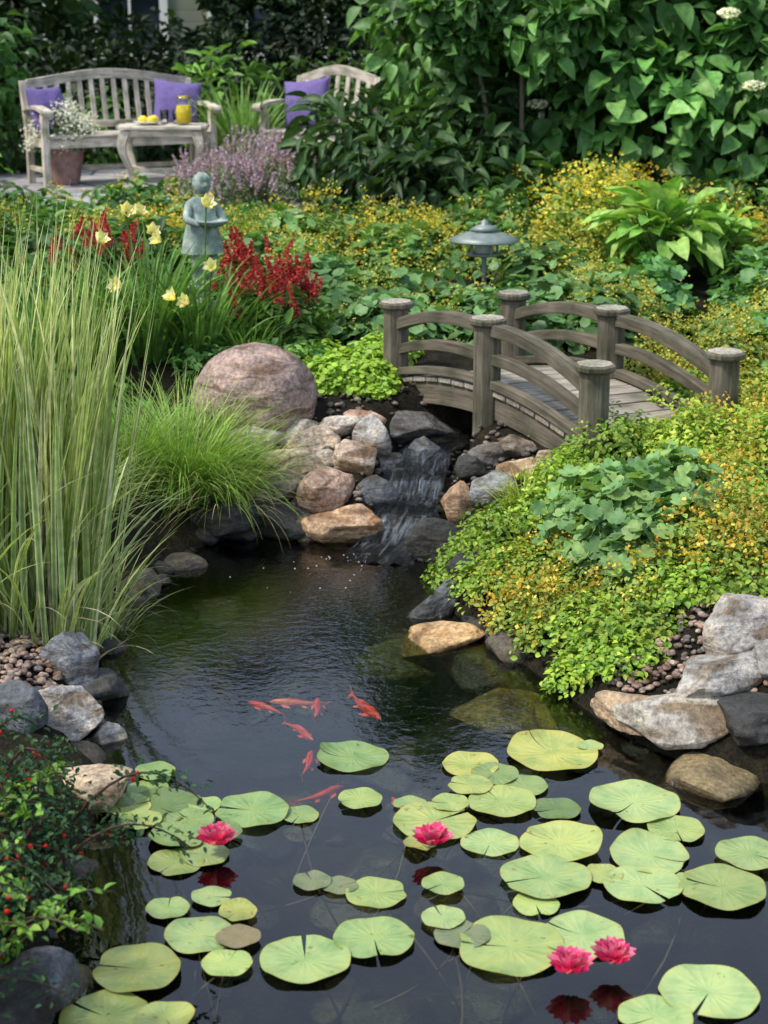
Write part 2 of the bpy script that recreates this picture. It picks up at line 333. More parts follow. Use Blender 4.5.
rocks=[(255,396,112,112,.40,(.34,.25,.215),1.0),
(248,434,78,40,.30,PALE,.8),(296,464,74,46,.22,(.42,.35,.26),.9),(298,432,50,34,.31,PALE,.8),(351,456,46,62,.22,(.56,.45,.36),.8),(374,440,42,56,.25,GREY,.8),(388,466,30,46,.2,(.30,.29,.28),.8),(422,463,60,62,.18,SLATE,.6),(412,424,84,38,.3,(.12,.12,.12),1.),(330,489,62,50,.13,PINK,.8),(379,494,52,42,.12,SLATE,.8),(346,523,84,48,.05,(.48,.33,.21),.8),(338,424,50,32,.33,PALE,.8),(216,516,86,40,.07,DARK,.7),(282,522,84,44,.06,DARK,.7),(312,440,54,34,.28,(.48,.40,.32),.8),(272,486,66,48,.15,(.26,.22,.18),.8),(230,478,60,38,.18,(.28,.24,.18),.8),(365,420,40,24,.34,PINK,.8),(398,482,34,34,.14,DARK,.8),(320,460,34,28,.24,PALE,.8),
(492,487,56,46,.2,(.27,.28,.30),.8),(462,502,38,50,.13,(.30,.2,.12),.8),(524,468,50,40,.28,(.48,.35,.22),.8),(440,545,64,60,.02,DARK,.8),(432,610,60,44,.01,SLATE,.7),(402,530,34,24,.0,(.06,.065,.07),.8),(375,550,50,24,-.02,DARK,.8),(436,641,92,34,-.008,(.50,.33,.16),.9),(510,711,124,34,-.055,(.5,.40,.2),.9),(398,662,84,44,-.085,(.22,.22,.11),.9),(470,565,40,40,.06,DARK,.8),(452,588,40,30,.03,SLATE,.8),(492,452,46,32,.32,(.15,.14,.13),.9),(520,446,40,28,.36,(.24,.2,.16),.9),(474,466,34,34,.26,DARK,.9),(545,462,40,28,.34,(.3,.25,.2),.9),
(744,628,90,78,.24,(.36,.34,.31),.9),(716,676,112,54,.16,(.33,.32,.30),.9),(674,716,118,58,.05,(.37,.34,.29),.8),(640,712,90,40,.02,(.38,.28,.18),.8),(775,664,60,60,.2,(.24,.23,.21),.9),(760,715,90,50,.08,DARK,.9),(612,706,60,34,.0,TAN,.8),(725,742,60,36,-.02,DARK,.8),(585,695,40,24,.0,DARK,.8),
(68,664,56,74,.11,BLUEG,.8),(60,712,82,76,.07,(.44,.41,.38),.8),(16,712,60,66,.10,SLATE,.8),(92,782,88,56,.03,(.46,.36,.25),.9),(40,985,96,80,.08,SLATE,.9),(106,738,40,40,.0,GREY,.8),(20,800,60,50,.1,GREY,.8),(5,1000,90,90,.12,DARK,.9)]
for i,(px,py,wd,hh,z,col,dp) in enumerate(rocks):
    x,y,tt=survey(px,py,z)
    if z>.0:
        for _ in range(8):
            k=tt/FPX; z=.5*z+.5*max(z*.9,float(H(x,y))+.16*hh*k); x,y,tt=survey(px,py,z)
    k=tt/FPX
    rockobj('boulder' if i==0 else 'pond_rock',(x,y,z-.01),(wd*k*1.1,wd*k*dp,hh*k*1.0),rot=(random.random()-.5)*.7,col=col,seed=i*3+2,sub=5 if wd>50 else 4,tilt=0 if i==0 else (random.random()-.5)*.25,rough=.8 if i==0 else 1,cuts=0 if i==0 else 11)
B=Batch()
per=np.vstack([POND,POND[:1]]); ln=np.concatenate([[0],np.cumsum(np.linalg.norm(np.diff(per,axis=0),axis=1))])
sarr=np.arange(0,ln[-1],.11)
for i,s_ in enumerate(sarr):
    x=np.interp(s_,ln,per[:,0])+random.uniform(-.03,.05); y=np.interp(s_,ln,per[:,1])+random.uniform(-.03,.04)
    if math.hypot(x-.05,y-6.35)<.2: continue
    dm=random.uniform(.10,.22); zc=random.uniform(-.06,.03)
    if x>.5 and y<5.0: dm*=.75; zc-=.05
    if x<-.5 and y<4.3: dm*=.7; zc-=.05
    col=np.array(random.choice([DARK,DARK,(.05,.045,.035),(.06,.06,.055),(.09,.075,.055)]))
    V,F,C=rock('',(x,y,zc),(dm*1.3,dm,dm*random.uniform(.5,.8)),rot=random.random()*3,col=col,seed=i+500,sub=3); B.add(V,F,[],C)
B.obj('shore_stones',M_rock)
B=Batch()
for i in range(260):
    x=random.uniform(-1,1.8); y=random.uniform(2.4,6.4)
    if pond_sd(np.array([x]),np.array([y]))[0]>-.05: continue
    z=float(H(x,y)); dm=random.uniform(.06,.28); V,F,C=rock('',(x,y,z+dm*.1),(dm*1.2,dm,dm*.5),rot=random.random()*3,col=np.array(random.choice([(.08,.085,.04),(.14,.12,.055),(.05,.06,.035),(.18,.14,.07),(.07,.07,.05)])),seed=i+900,sub=3); B.add(V,F,[],C)
B.obj('pond_bed_stones',M_rock)
def pebbles(name,reg,n,s0,s1,cols):
    x=reg[0]+(reg[2]-reg[0])*R(n*3); y=reg[1]+(reg[3]-reg[1])*R(n*3); k=pond_sd(x,y)>.04; x=x[k][:n]; y=y[k][:n]; nn=len(x)
    P=np.stack([x,y,H(x,y)+.006+.012*R(nn)],1); B=Batch(); D=rd(nn)*[1,1,.25]; B.inst(T_pebble,P,D,np.tile(UP,(nn,1))+rd(nn)*.3,s0+(s1-s0)*R(nn),pal(cols,nn),.75,.55); return B.obj(name,M_rock)
PB=[(.30,.21,.17),(.24,.17,.14),(.42,.32,.26),(.15,.13,.12),(.35,.25,.2)]
pebbles('gravel',(-1.6,4.45,-.85,5.6),2200,.016,.036,PB)
pebbles('gravel',(.6,4.3,1.9,5.5),3400,.014,.032,PB)
pebbles('gravel',(-.7,6.4,.6,7.3),500,.015,.045,[(.08,.08,.07),(.15,.13,.11),(.24,.2,.16)])
# ------------------------------------------------------------------ lily pads
M_pad,t,out,N=newmat('lily_pad')
a=N('Attribute',attribute_name='Col'); g=N('Attribute',attribute_name='Gco'); ge=N('NewGeometry')
sx=N('SeparateXYZ'); t.links.new(g.outputs['Vector'],sx.inputs[0])
sn=N('Math',operation='SINE'); ml=N('Math',operation='MULTIPLY'); ml.inputs[1].default_value=15; t.links.new(sx.outputs[0],ml.inputs[0]); t.links.new(ml.outputs[0],sn.inputs[0])
ab=N('Math',operation='ABSOLUTE'); t.links.new(sn.outputs[0],ab.inputs[0])
vr=ramp(t,N,ab.outputs[0],[(0,(1.16,1.13,1.1)),(.16,(1,1,1))])
n=N('TexNoise',Scale=16.0,Detail=7.0,Roughness=.6); t.links.new(ge.outputs['Position'],n.inputs['Vector'])
nr=ramp(t,N,n.outputs[0],[(.3,(.66,.80,.74)),(.5,(1,1,1)),(.72,(1.25,1.1,.95))])
n2=N('TexNoise',Scale=45.0,Detail=3.0); t.links.new(ge.outputs['Position'],n2.inputs['Vector']); sp_=ramp(t,N,n2.outputs[0],[(.66,(1,1,1)),(.74,(.55,.40,.22))])
rim=ramp(t,N,sx.outputs[1],[(.9,(1,1,1)),(.985,(1.08,.98,.8)),(1,(.85,.62,.4))])
c=mul(t,N,mul(t,N,mul(t,N,mul(t,N,a.outputs['Color'],vr),nr),sp_),rim)
p=N('BsdfPrincipled',Roughness=.3); t.links.new(c,p.inputs['Base Color'])
bp=N('Bump',Strength=.25,Distance=.003); t.links.new(ab.outputs[0],bp.inputs['Height']); bp2=N('Bump',Strength=.45,Distance=.008); t.links.new(n.outputs[0],bp2.inputs['Height']); t.links.new(bp.outputs[0],bp2.inputs['Normal']); t.links.new(bp2.outputs[0],p.inputs['Normal'])
t.links.new(p.outputs[0],out.inputs[0])
pads=[(352,757,70),(471,765,60),(495,775,50),(553,755,88),(590,748,26),(155,774,42),(148,789,44),(160,808,84),(128,806,50),(252,812,78),(360,801,47),(180,838,60),(176,862,58),(205,855,52),(435,822,86),(502,804,66),(450,805,40),(470,788,44),(490,843,58),(524,786,48),(556,810,48),(634,804,94),(560,845,86),(545,880,88),(536,904,50),(650,856,82),(676,830,60),(643,887,78),(722,890,90),(750,857,70),(582,935,88),(510,947,112),(462,936,56),(374,940,80),(443,920,46),(443,887,45),(376,893,62),(340,886,36),(312,882,40),(305,961,90),(227,966,52),(137,972,92),(105,1016,90),(200,936,72),(212,898,40),(168,910,44),(238,914,40),(238,940,44),(709,992,102),(655,1018,76),(205,806,34),(604,876,40),(420,846,36),(165,1022,60),(300,815,40),(690,880,30),(410,805,34),(190,822,50),(140,822,44),(225,835,36)]
B=Batch()
for i,(px,py,wd) in enumerate(pads):
    x,y,tt=survey(px,py,.004); r_=wd*.5*tt/FPX; 
    base=np.array(random.choice([(.29,.39,.14),(.32,.42,.16),(.25,.35,.12),(.33,.42,.13),(.20,.30,.10),(.33,.39,.12)]))*random.uniform(.78,1.02)
    if i in(1,3,46,52): base=np.array(random.choice([(.36,.38,.10),(.34,.36,.09)]))
    if i in(32,37,38,47): base=np.array(random.choice([(.19,.16,.08),(.15,.18,.09)]))
    if random.random()<.1: base=base*.72
    rot=random.random()*6.28; V=[];G=[];C=[]; ns,nr_=64,8; notch=random.uniform(.02,.14); lift=random.choice([0,0,0,0,.08,.16]); la=random.random()*6.28; ph=R(4)*6.28; z0=.004+.0018*(i%6)
    ecc=random.uniform(.94,1.05)
    for k in range(nr_):
        q=k/(nr_-1)
        for j in range(ns+1):
            th=notch*.5+(2*math.pi-notch)*j/ns
            rr=r_*q*(1+.010*math.sin(3*th+ph[0])+.006*math.sin(11*th+ph[1])); 
            ed_=min(j,ns-j); rr*=1-.10*math.exp(-(ed_/2.2)**2)*q
            z=z0+q**3*r_*(.035*math.sin(5*th+ph[2])+.03)+max(0,math.cos(th-la))**3*lift*r_*q**4*1.2
            V.append((x+rr*math.cos(th+rot)*ecc,y+rr*math.sin(th+rot),z)); G.append((th*.62,q,0))
            C.append(base*(1+.12*(1-q))*(1-.1*random.random()))
    Q=[(k*(ns+1)+j,k*(ns+1)+j+1,(k+1)*(ns+1)+j+1,(k+1)*(ns+1)+j) for k in range(nr_-1) for j in range(ns)]
    B.add(V,[],Q,np.array(C),np.array(G))
B.obj('lily_pads',M_pad)
B=Batch()
for px,py,wd in pads:
    x,y,tt=survey(px,py,0); q=np.linspace(0,1,8)[:,None]; e=np.array([x+random.uniform(-.3,.3),y+random.uniform(-.3,.5),-.30]); a0=np.array([x,y,-.004])
    P=a0*(1-q)+e*q; P[:,:2]+=.05*np.sin(q*3.14)*[random.uniform(-1,1),random.uniform(-1,1)]; B.tube(P,.003,(.26,.18,.11),5)
B.obj('lily_stems',M_leaf)
def flower(name,c,r_,palo,inner,rings=((13,.30,1.),(11,.75,.95),(9,1.1,.8),(6,1.3,.62)),W=.34):
    B=Batch()
    for k,(n,e,sz) in enumerate(rings):
        a=np.arange(n)*2*math.pi/n+k*.25+R(n)*.12; D=np.stack([np.cos(a)*math.cos(e),np.sin(a)*math.cos(e),np.full(n,math.sin(e))],1)+rd(n)*.05
        Nn=np.stack([-np.cos(a)*math.sin(e),-np.sin(a)*math.sin(e),np.full(n,math.cos(e))],1)
        P=np.tile(np.array(c),(n,1))+D*r_*.05
        q=k/(len(rings)-1); col=np.array(palo)*(1-q)+np.array(inner)*q
        cc=col*(.8+.4*R((n,1))); cc[::3]=cc[::3]*.5+np.array([.9,.4,.55])*.5
        B.inst(T_petal,P,D,Nn,r_*sz*(.92+.16*R(n)),cc,W*1.5)
    n=26; D=nrm(rd(n)*.5+UP); B.inst(T_leaf,np.tile(np.array(c)+[0,0,r_*.1],(n,1)),D,rd(n),r_*.38,np.array([.85,.6,.2]),.12)
    return B.obj(name,M_petal)
for px,py,wd in((217,845,42),(433,845,42),(570,972,48),(613,962,45)):
    x,y,tt=survey(px,py,.03); flower('water_lily_flower',(x,y,.03),wd*.5*tt/FPX*1.08,(.70,.025,.19),(.85,.22,.40))
# ------------------------------------------------------------------ koi
M_koi=leafmat('koi_skin',.35,.0,.5,25)
def koi(px,py,ang,lpx,bend=.3,z=-.035,col=(.85,.12,.02)):
    x,y,tt=survey(px,py,z); Ln=lpx*tt/FPX
    B=Batch(); n=14; t_=np.linspace(0,1,n); prof=np.array([.012,.055,.08,.094,.1,.1,.094,.085,.073,.06,.047,.036,.028,.024])*.85
    hd=bend*(t_-.35)**2*2*np.sign(t_-.35)
    X_=-(t_-.4)*Ln; Y_=hd*Ln*.5
    ca,sa=math.cos(ang),math.sin(ang)
    def W(a,b,c): return (x+a*ca-b*sa,y+a*sa+b*ca,z+c)
    V=[];C=[];ns=12
    for i in range(n):
        for j in range(ns):
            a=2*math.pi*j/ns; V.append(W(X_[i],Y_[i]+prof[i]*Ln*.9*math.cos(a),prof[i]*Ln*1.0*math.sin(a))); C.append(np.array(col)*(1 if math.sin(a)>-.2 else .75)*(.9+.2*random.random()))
    Q=[(i*ns+j,i*ns+(j+1)%ns,(i+1)*ns+(j+1)%ns,(i+1)*ns+j) for i in range(n-1) for j in range(ns)]; B.add(V,[],Q,np.array(C))
    fc=np.array(col)*.9+.06
    tx=X_[-1];ty=Y_[-1]
    B.add([W(tx+.01*Ln,ty,.02*Ln),W(tx-.13*Ln,ty+.05*Ln,.06*Ln),W(tx-.22*Ln,ty+.08*Ln,.08*Ln),W(tx-.11*Ln,ty+.03*Ln,0),W(tx-.2*Ln,ty+.0*Ln,-.1*Ln),W(tx-.11*Ln,ty-.01*Ln,-.08*Ln)],[(0,1,3),(1,2,3),(0,3,5),(3,4,5)],[],fc)
    B.add([W(X_[4],Y_[4],.08*Ln),W(X_[5],Y_[5],.11*Ln),W(X_[8],Y_[8]+.01*Ln,.09*Ln),W(X_[10],Y_[10],.05*Ln)],[],[(0,1,2,3)],fc)
    for sgn in(1,-1):
        B.add([W(X_[3],Y_[3]+sgn*.06*Ln,-.02*Ln),W(X_[4],Y_[3]+sgn*.14*Ln,-.04*Ln),W(X_[6],Y_[3]+sgn*.14*Ln,-.05*Ln),W(X_[5],Y_[3]+sgn*.07*Ln,-.03*Ln)],[],[(0,1,2,3)],fc)
        B.add([W(X_[8],Y_[8]+sgn*.05*Ln,-.03*Ln),W(X_[9],Y_[8]+sgn*.09*Ln,-.05*Ln),W(X_[10],Y_[9]+sgn*.07*Ln,-.05*Ln),W(X_[9],Y_[9]+sgn*.04*Ln,-.03*Ln)],[],[(0,1,2,3)],fc)
        B.inst(T_ball,np.array([W(X_[1]-.02*Ln,Y_[1]+sgn*.045*Ln,.035*Ln)]),rd(1),rd(1),.022*Ln,np.array([.01,.01,.01]))
    return B.obj('koi_fish',M_koi)
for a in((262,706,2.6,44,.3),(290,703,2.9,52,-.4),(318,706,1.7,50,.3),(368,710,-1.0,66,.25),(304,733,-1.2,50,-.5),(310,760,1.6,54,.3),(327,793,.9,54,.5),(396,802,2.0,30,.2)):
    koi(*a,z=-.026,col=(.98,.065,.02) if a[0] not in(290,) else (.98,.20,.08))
# ------------------------------------------------------------------ bridge
br=empty('wooden_footbridge',(.7,6.9,.42)); 
A0=np.array([.058,7.43,0]); Lv=np.array([.74,-1.15,0]); Wv=np.array([.525,.235,0]); org=np.array([.7,6.9,.42])
def zb(u): return .42-.045*u
def bp_(u,w_,z): return A0+u*Lv+w_*Wv+np.array([0,0,zb(u)+z])-org
arc=lambda u:4*u*(1-u)
dk=lambda u:.10*arc(u)
B=Batch(); WC=(.135,.12,.092); DC=(.30,.27,.235)
Lh=nrm(Lv);Wh=nrm(Wv); us=np.linspace(-.02,1.12,25)
for w_ in(.02,.98): B.sweep([bp_(u,w_,dk(u)-.068) for u in us],Wh,UP,.035,.10,WC)
for w_ in(.35,.65): B.sweep([bp_(u,w_,dk(u)-.075) for u in us],Wh,UP,.035,.07,WC)
npk=17
for i in range(npk):
    u=-.03+1.2*(i+.5)/npk; tg=nrm(Lv*.01+UP*(dk(u+.01)-dk(u)-.00045)); B.box(bp_(u,.5,dk(u)-.008+random.uniform(-.002,.002)),Wh,tg,np.cross(tg,Wh),(np.linalg.norm(Wv)*1.06,np.linalg.norm(Lv)*1.2/npk-.008,.022),DC)
B.obj('deck',M_wood,False,br,.003)
B=Batch()
for w_ in(-.01,1.01):
    for u0,u1 in((.0,.5),(.5,1.)):
        q=np.linspace(u0+.015,u1-.015,11); mid=(q-u0)/(u1-u0)
        B.sweep([bp_(u,w_,.235+.115*arc(u)+.018*4*m_*(1-m_)) for u,m_ in zip(q,mid)],Wh,UP,.058,.05,WC)
        B.sweep([bp_(u,w_,.125+.105*arc(u)+.014*4*m_*(1-m_)) for u,m_ in zip(q,mid)],Wh,UP,.04,.045,WC)
    q=np.linspace(0,1,21); B.sweep([bp_(u,w_,.03+.10*arc(u)) for u in q],Wh,UP,.045,.035,WC)
B.obj('rails',M_wood,False,br,.004)
B=Batch()
for w_ in(-.01,1.01):
    for u in(0,.5,1.):
        top=.345+.05*arc(u); bot=-.20+.1*arc(u)
        pr=[(.0,bot),(.060,bot),(.060,top-.03),(.066,top-.03),(.080,top-.022),(.082,top-.004),(.076,top),(.0,top)]
        c=bp_(u,w_,0); B.lathe(pr,c,np.array(WC)*random.uniform(.9,1.15),8)
        B.lathe([(.070,top+.0015),(.068,top+.005),(0,top+.005)],c,np.array((.36,.33,.28)),8)
B.obj('posts',M_wood,False,br,.003)
# ------------------------------------------------------------------ patio & furniture
m,t,out,N=newmat('flagstone')
g=N('NewGeometry'); v=N('TexVoronoi',Scale=2.2,feature='DISTANCE_TO_EDGE'); v2=N('TexVoronoi',Scale=2.2); n=N('TexNoise',Scale=12.0,Detail=7.0)
for q in(v,v2,n): t.links.new(g.outputs['Position'],q.inputs['Vector'])
e=ramp(t,N,v.outputs['Distance'],[(.02,(.22,.24,.18)),(.045,(1,1,1))]); hsv=ramp(t,N,v2.outputs['Color'],[(0,(.27,.26,.28)),(1,(.44,.42,.42))]); nn=ramp(t,N,n.outputs[0],[(.3,.75),(.7,1.15)])
p=N('BsdfPrincipled',Roughness=.75); t.links.new(mul(t,N,mul(t,N,hsv,e),nn),p.inputs['Base Color'])
bp=N('Bump',Strength=.6,Distance=.015); t.links.new(e,bp.inputs['Height']); t.links.new(bp.outputs[0],p.inputs['Normal']); t.links.new(p.outputs[0],out.inputs[0])
B=Batch(); B.box((-1.9,12.9,.69),(1,0,0),(0,1,0),UP,(4.4,3.2,.05),(1,1,1)); B.obj('patio',m,False,None,.01)
PZ=.716
TK=(.56,.51,.44)
def bench(name,x,y,ang,Ln,nslat,sc_=.86):
    e=empty(name,(x,y,PZ)); e.rotation_euler=(0,0,ang); e.scale=(sc_,sc_,sc_); B=Batch(); X1=(1,0,0);Y1=(0,1,0)
    h=Ln/2
    for sx_ in(-1,1):
        B.box((sx_*(h-.035),-.25,.31),UP,X1,Y1,(.62,.06,.065),TK)
        q=np.linspace(0,1,7); B.sweep([(sx_*(h-.035),.22+.10*max(0,k-.45)*2,.88*k) for k in q],X1,Y1,.06,.06,TK)
        q=np.linspace(0,1,9); B.sweep([(sx_*(h-.035),.26-.60*k,.64+.03*math.sin(k*3.1)) for k in q],X1,UP,.085,.035,TK)
        B.tube([(sx_*(h-.035)-.045,-.34,.625),(sx_*(h-.035)+.045,-.34,.625)],.035,TK,12)
        B.box((sx_*(h-.035),0,.37),Y1,X1,UP,(.46,.035,.07),TK); B.box((sx_*(h-.035),0,.14),Y1,X1,UP,(.46,.035,.04),TK)
    B.box((0,-.25,.37),X1,Y1,UP,(Ln-.13,.03,.08),TK); B.box((0,-.0,.14),X1,Y1,UP,(Ln-.1,.03,.04),TK)
    for k in range(6): B.box((0,-.245+k*.09,.425),X1,Y1,UP,(Ln-.08-(.1 if k in(5,) else 0),.075,.022),TK)
    q=np.linspace(-1,1,17)
    crest=[(k*(h-.06),.315,.87+.045*(1-k*k)+.02*math.cos(k*3.14)) for k in q]; B.sweep(crest,(0,1,0),UP,.035,.085,TK)
    B.box((0,.235,.5),X1,Y1,UP,(Ln-.12,.03,.06),TK)
    for k in range(nslat):
        xx=(-1+2*(k+.5)/nslat)*(h-.07); top=.85+.045*(1-(xx/h)**2); B.sweep([(xx,.235,.52),(xx,.26,.66),(xx,.312,top)],X1,Y1,.045,.016,TK)
    B.obj('frame',M_wood,False,e,.004); return e
B1=(-2.02,13.35,math.radians(28)); B2=(-.50,13.5,math.radians(-32))
bench('garden_bench',*B1,1.62,14)
bench('garden_bench',*B2,.9,7,.88)
M_purple=simple('purple_fabric',(.15,.11,.30),.9,ns=40,lo_=.85,hi=1.12,bump=.3)
def pillow(loc,rot,s=.42):
    n=22; V=[];Q=[]
    for sgn in(1,-1):
        for i in range(n+1):
            for j in range(n+1):
                a=i/n*2-1;b=j/n*2-1; th=((1-a*a)*(1-b*b))**.42; pin=1-.09*(1-a*a if abs(b)>abs(a) else 1-b*b)*(max(abs(a),abs(b))**3)
                V.append((a*pin*s/2,sgn*(.085*th*(1+.12*noise.noise(Vector((a*2,b*2,sgn)))) +.003),b*pin*s/2))
    m_=(n+1)**2
    for i in range(n):
        for j in range(n):
            a=i*(n+1)+j; Q.append((a,a+1,a+n+2,a+n+1)); Q.append((m_+a,m_+a+n+1,m_+a+n+2,m_+a+1))
    ed=[i*(n+1) for i in range(n+1)]+[n*(n+1)+j for j in range(1,n+1)]+[i*(n+1)+n for i in range(n-1,-1,-1)]+[j for j in range(n-1,0,-1)]
    for k in range(len(ed)): a=ed[k];b=ed[(k+1)%len(ed)]; Q.append((a,b,m_+b,m_+a))
    ob=mk('throw_pillow',V,[np.array(Q)],M_purple); ob.location=loc; ob.rotation_euler=rot; return ob
def onb(b_,lx,ly,lz): c,s_=math.cos(b_[2]),math.sin(b_[2]); return (b_[0]+lx*c-ly*s_,b_[1]+lx*s_+ly*c,PZ+lz)
pillow(onb(B1,-.55,.05,.55),(-.3,.0,B1[2]+.5),.35)
pillow(onb(B1,.50,.09,.56),(-.3,.1,B1[2]-.35),.38)
pillow(onb(B2,-.15,.05,.57),(-.3,-.12,B2[2]+.2),.39)
tb=empty('patio_table',(-1.62,12.75,PZ)); B=Batch()
for k in range(5): B.box((0,-.16+k*.08,.455),(1,0,0),(0,1,0),UP,(.66-(.06 if k in(0,4) else 0),.075,.024),TK)
B.box((0,0,.415),(1,0,0),(0,1,0),UP,(.54,.30,.05),TK)
for a in(-1,1):
    for b_ in(-1,1):
        q=np.linspace(0,1,9); wd=.035+.045*(1-q)**2+.02*(q>.9)
        B.sweep([(a*(.24+.03*math.sin(k*6.0)+.015),b_*(.14+.02*math.sin(k*6.0)),.43*(1-k)) for k in q],(1,0,0),(0,1,0),wd,wd,TK)
q=np.linspace(-1,1,9); B.sweep([(k*.24,0,.13+.03*k*k) for k in q],(0,1,0),UP,.04,.03,TK)
B.obj('frame',M_wood,False,tb,.004)
TT=PZ+.468
B=Batch(); B.lathe([(0,.001),(.05,.001),(.052,.01),(.058,.09),(.05,.15),(.046,.18),(.052,.205),(.049,.205),(.043,.18),(.047,.15),(.055,.09),(.049,.012),(0,.01)],(0,0,0),(1,1,1),32)
q=np.linspace(0,math.pi,9); B.tube([(.048+.045*math.sin(k),0,.12+.055*math.cos(k)) for k in q],.006,(1,1,1),8)
pit=empty('juice_pitcher',(-1.46,12.72,TT)); B.obj('glass',simple('clear_glass',(.95,.97,.95),.03,trans=1,bump=0,lo_=1,hi=1),True,pit)
B=Batch(); B.lathe([(0,.013),(.0515,.014),(.0565,.09),(.050,.14),(0,.141)],(0,0,0),(1,1,1),32); B.obj('juice',simple('yellow_juice',(.98,.78,.05),.2,lo_=.95,hi=1.05,bump=0),True,pit)
B=Batch(); B.lathe([(0,.0),(.05,.0),(.055,.006),(.11,.022),(.112,.026),(.05,.014),(0,.012)],(0,0,0),(1,1,1),36)
pl=empty('fruit_plate',(-1.72,12.72,TT)); B.obj('plate',simple('white_ceramic',(.75,.75,.72),.2,lo_=.97,hi=1.03,bump=0),True,pl)
B=Batch(); 
for dx,dy,dz in((-.04,0,.04),(.035,.03,.04),(.03,-.04,.04)):
    V,F=ICO[3]; V=V.copy()*[.034,.027,.027]; V[:,0]*=1+.12*(np.abs(V[:,0])>.029); B.add(V+[dx,dy,dz],F,[],(1,1,1))
B.obj('lemons',simple('lemon_skin',(.85,.65,.05),.45,ns=80,lo_=.9,hi=1.05),True,pl)
B=Batch()
for gx_ in(-.0,.09): B.lathe([(0,.001),(.028,.001),(.032,.1),(.030,.1),(.026,.006),(0,.006)],(gx_,0,0),(1,1,1),20)
gl_=empty('drinking_glasses',(-1.62,12.86,TT)); B.obj('glass',bpy.data.materials['clear_glass'],True,gl_)
px_,py_,_=survey(66,184,PZ); fp=empty('potted_white_flowers',(px_,py_,PZ)); B=Batch()
prof=[(0,0),(.10,0),(.105,.01)]
for k in range(12): z=.02+k*.02; prof+=[(.107+.04*k/11+.004,z),(.107+.04*k/11,z+.01)]
prof+=[(.162,.255),(.168,.27),(.166,.295),(.15,.3),(.14,.28),(.13,.25),(0,.25)]
B.lathe(prof,(0,0,0),(1,1,1),40); B.obj('pot',simple('terracotta',(.33,.20,.17),.85,ns=20,lo_=.7,hi=1.2),True,fp)
def ground_dome(B,cx,cy,r,h,n,size,pl_,tm=T_leaf,up=.6,W=.55,z0=None,ry=None,fill=.35,var=.25,droop=.15,lo_=0.0,rag=.25):
    ry=ry or r; d=rd(n); d[:,2]=np.abs(d[:,2])*1.0
    f=(1-fill*R(n)**2); lump=1+rag*np.sin(d[:,0]*5+cx*9)*np.sin(d[:,1]*6+cy*7)*.6+rag*(R(n)-.5)
    f=f*lump
    x=cx+r*f*d[:,0]; y=cy+ry*f*d[:,1]; zz=(H(x,y) if z0 is None else z0)
    zb_=H(np.array([cx]),np.array([cy]))[0] if z0 is None else z0
    P=np.stack([x,y,np.maximum(zz+.01,zz*.5+zb_*.5+lo_+h*f*d[:,2])],1)
    Nn=nrm(d+UP*up+rd(n)*.45); D=np.cross(Nn,rd(n))+d*.5-UP*droop
    B.inst(tm,P,D,Nn,size*(.65+.7*R(n)),pal(pl_,n,var),W)
    return P
def froth(B,cx,cy,r,h,n,size,pl_,z0=None,ry=None,thick=.15,patch=.0):
    """airy flower sprays on top of a dome, grouped in little heads"""
    ry=ry or r; m_=max(4,n//14); d=rd(m_); d[:,2]=np.abs(d[:,2]); f=1+thick*R(m_)
    x=cx+r*f*d[:,0]; y=cy+ry*f*d[:,1]; zb_=H(np.array([cx]),np.array([cy]))[0] if z0 is None else z0
    zz=(H(x,y) if z0 is None else z0)*.5+zb_*.5
    P=np.stack([x,y,zz+h*f*d[:,2]],1)
    P=np.repeat(P,14,0)+rng.normal(size=(m_*14,3))*size*1.6
    c=np.repeat(pal(pl_,m_,.2),14,0)*(.8+.4*R((m_*14,1)))
    B.inst(T_dot,P,rd(len(P)),nrm(rd(len(P))+UP),size*(.6+.8*R(len(P))),c)
B=Batch(); ground_dome(B,0,0,.2,.26,600,.045,[(.12,.2,.07),(.2,.27,.12)],z0=.27); froth(B,0,0,.23,.28,2000,.02,[(.88,.88,.85),(.82,.82,.78)],z0=.28); B.obj('flowers',M_leaf,True,fp)
# ------------------------------------------------------------------ statue
M_verd,t,out,N=newmat('verdigris')
g=N('TexCoord'); n=N('TexNoise',Scale=14.0,Detail=7.0,Roughness=.65); t.links.new(g.outputs['Object'],n.inputs['Vector'])
c=ramp(t,N,n.outputs[0],[(.3,(.07,.10,.08)),(.5,(.21,.28,.24)),(.7,(.46,.52,.47))]); p=N('BsdfPrincipled',Roughness=.8); t.links.new(c,p.inputs['Base Color'])
bp=N('Bump',Strength=.5,Distance=.006); t.links.new(n.outputs[0],bp.inputs['Height']); t.links.new(bp.outputs[0],p.inputs['Normal']); t.links.new(p.outputs[0],out.inputs[0])
sx0,sy0=-.93,8.75; gz=float(H(sx0,sy0)); st=empty('garden_statue',(sx0,sy0,gz)); st.scale=(1.08,1.08,1.08); st.rotation_euler=(0,0,.6)
def skin(name,verts,edges,rad,mat,parent,root=0):
    me=bpy.data.meshes.new(name); me.from_pydata(verts,edges,[]); ob=link(bpy.data.objects.new(name,me),parent)
    sk=ob.modifiers.new('skin','SKIN'); 
    for i,r_ in enumerate(rad): me.skin_vertices[0].data[i].radius=(r_,r_)
    me.skin_vertices[0].data[root].use_root=True
    s2=ob.modifiers.new('sub','SUBSURF'); s2.levels=2; s2.render_levels=2; me.materials.append(mat); return ob
vs=[(0,0,.34),(0,0,.42),(0,0,.48),(0,-.005,.525),(-.035,0,.31),(-.04,-.02,.22),(-.04,0,.12),(-.045,-.04,.11),(.035,0,.31),(.045,.0,.22),(.04,.02,.12),(.045,-.02,.11),(-.065,0,.475),(-.10,-.03,.41),(-.05,-.09,.39),(.065,0,.475),(.10,-.03,.41),(.05,-.09,.39)]
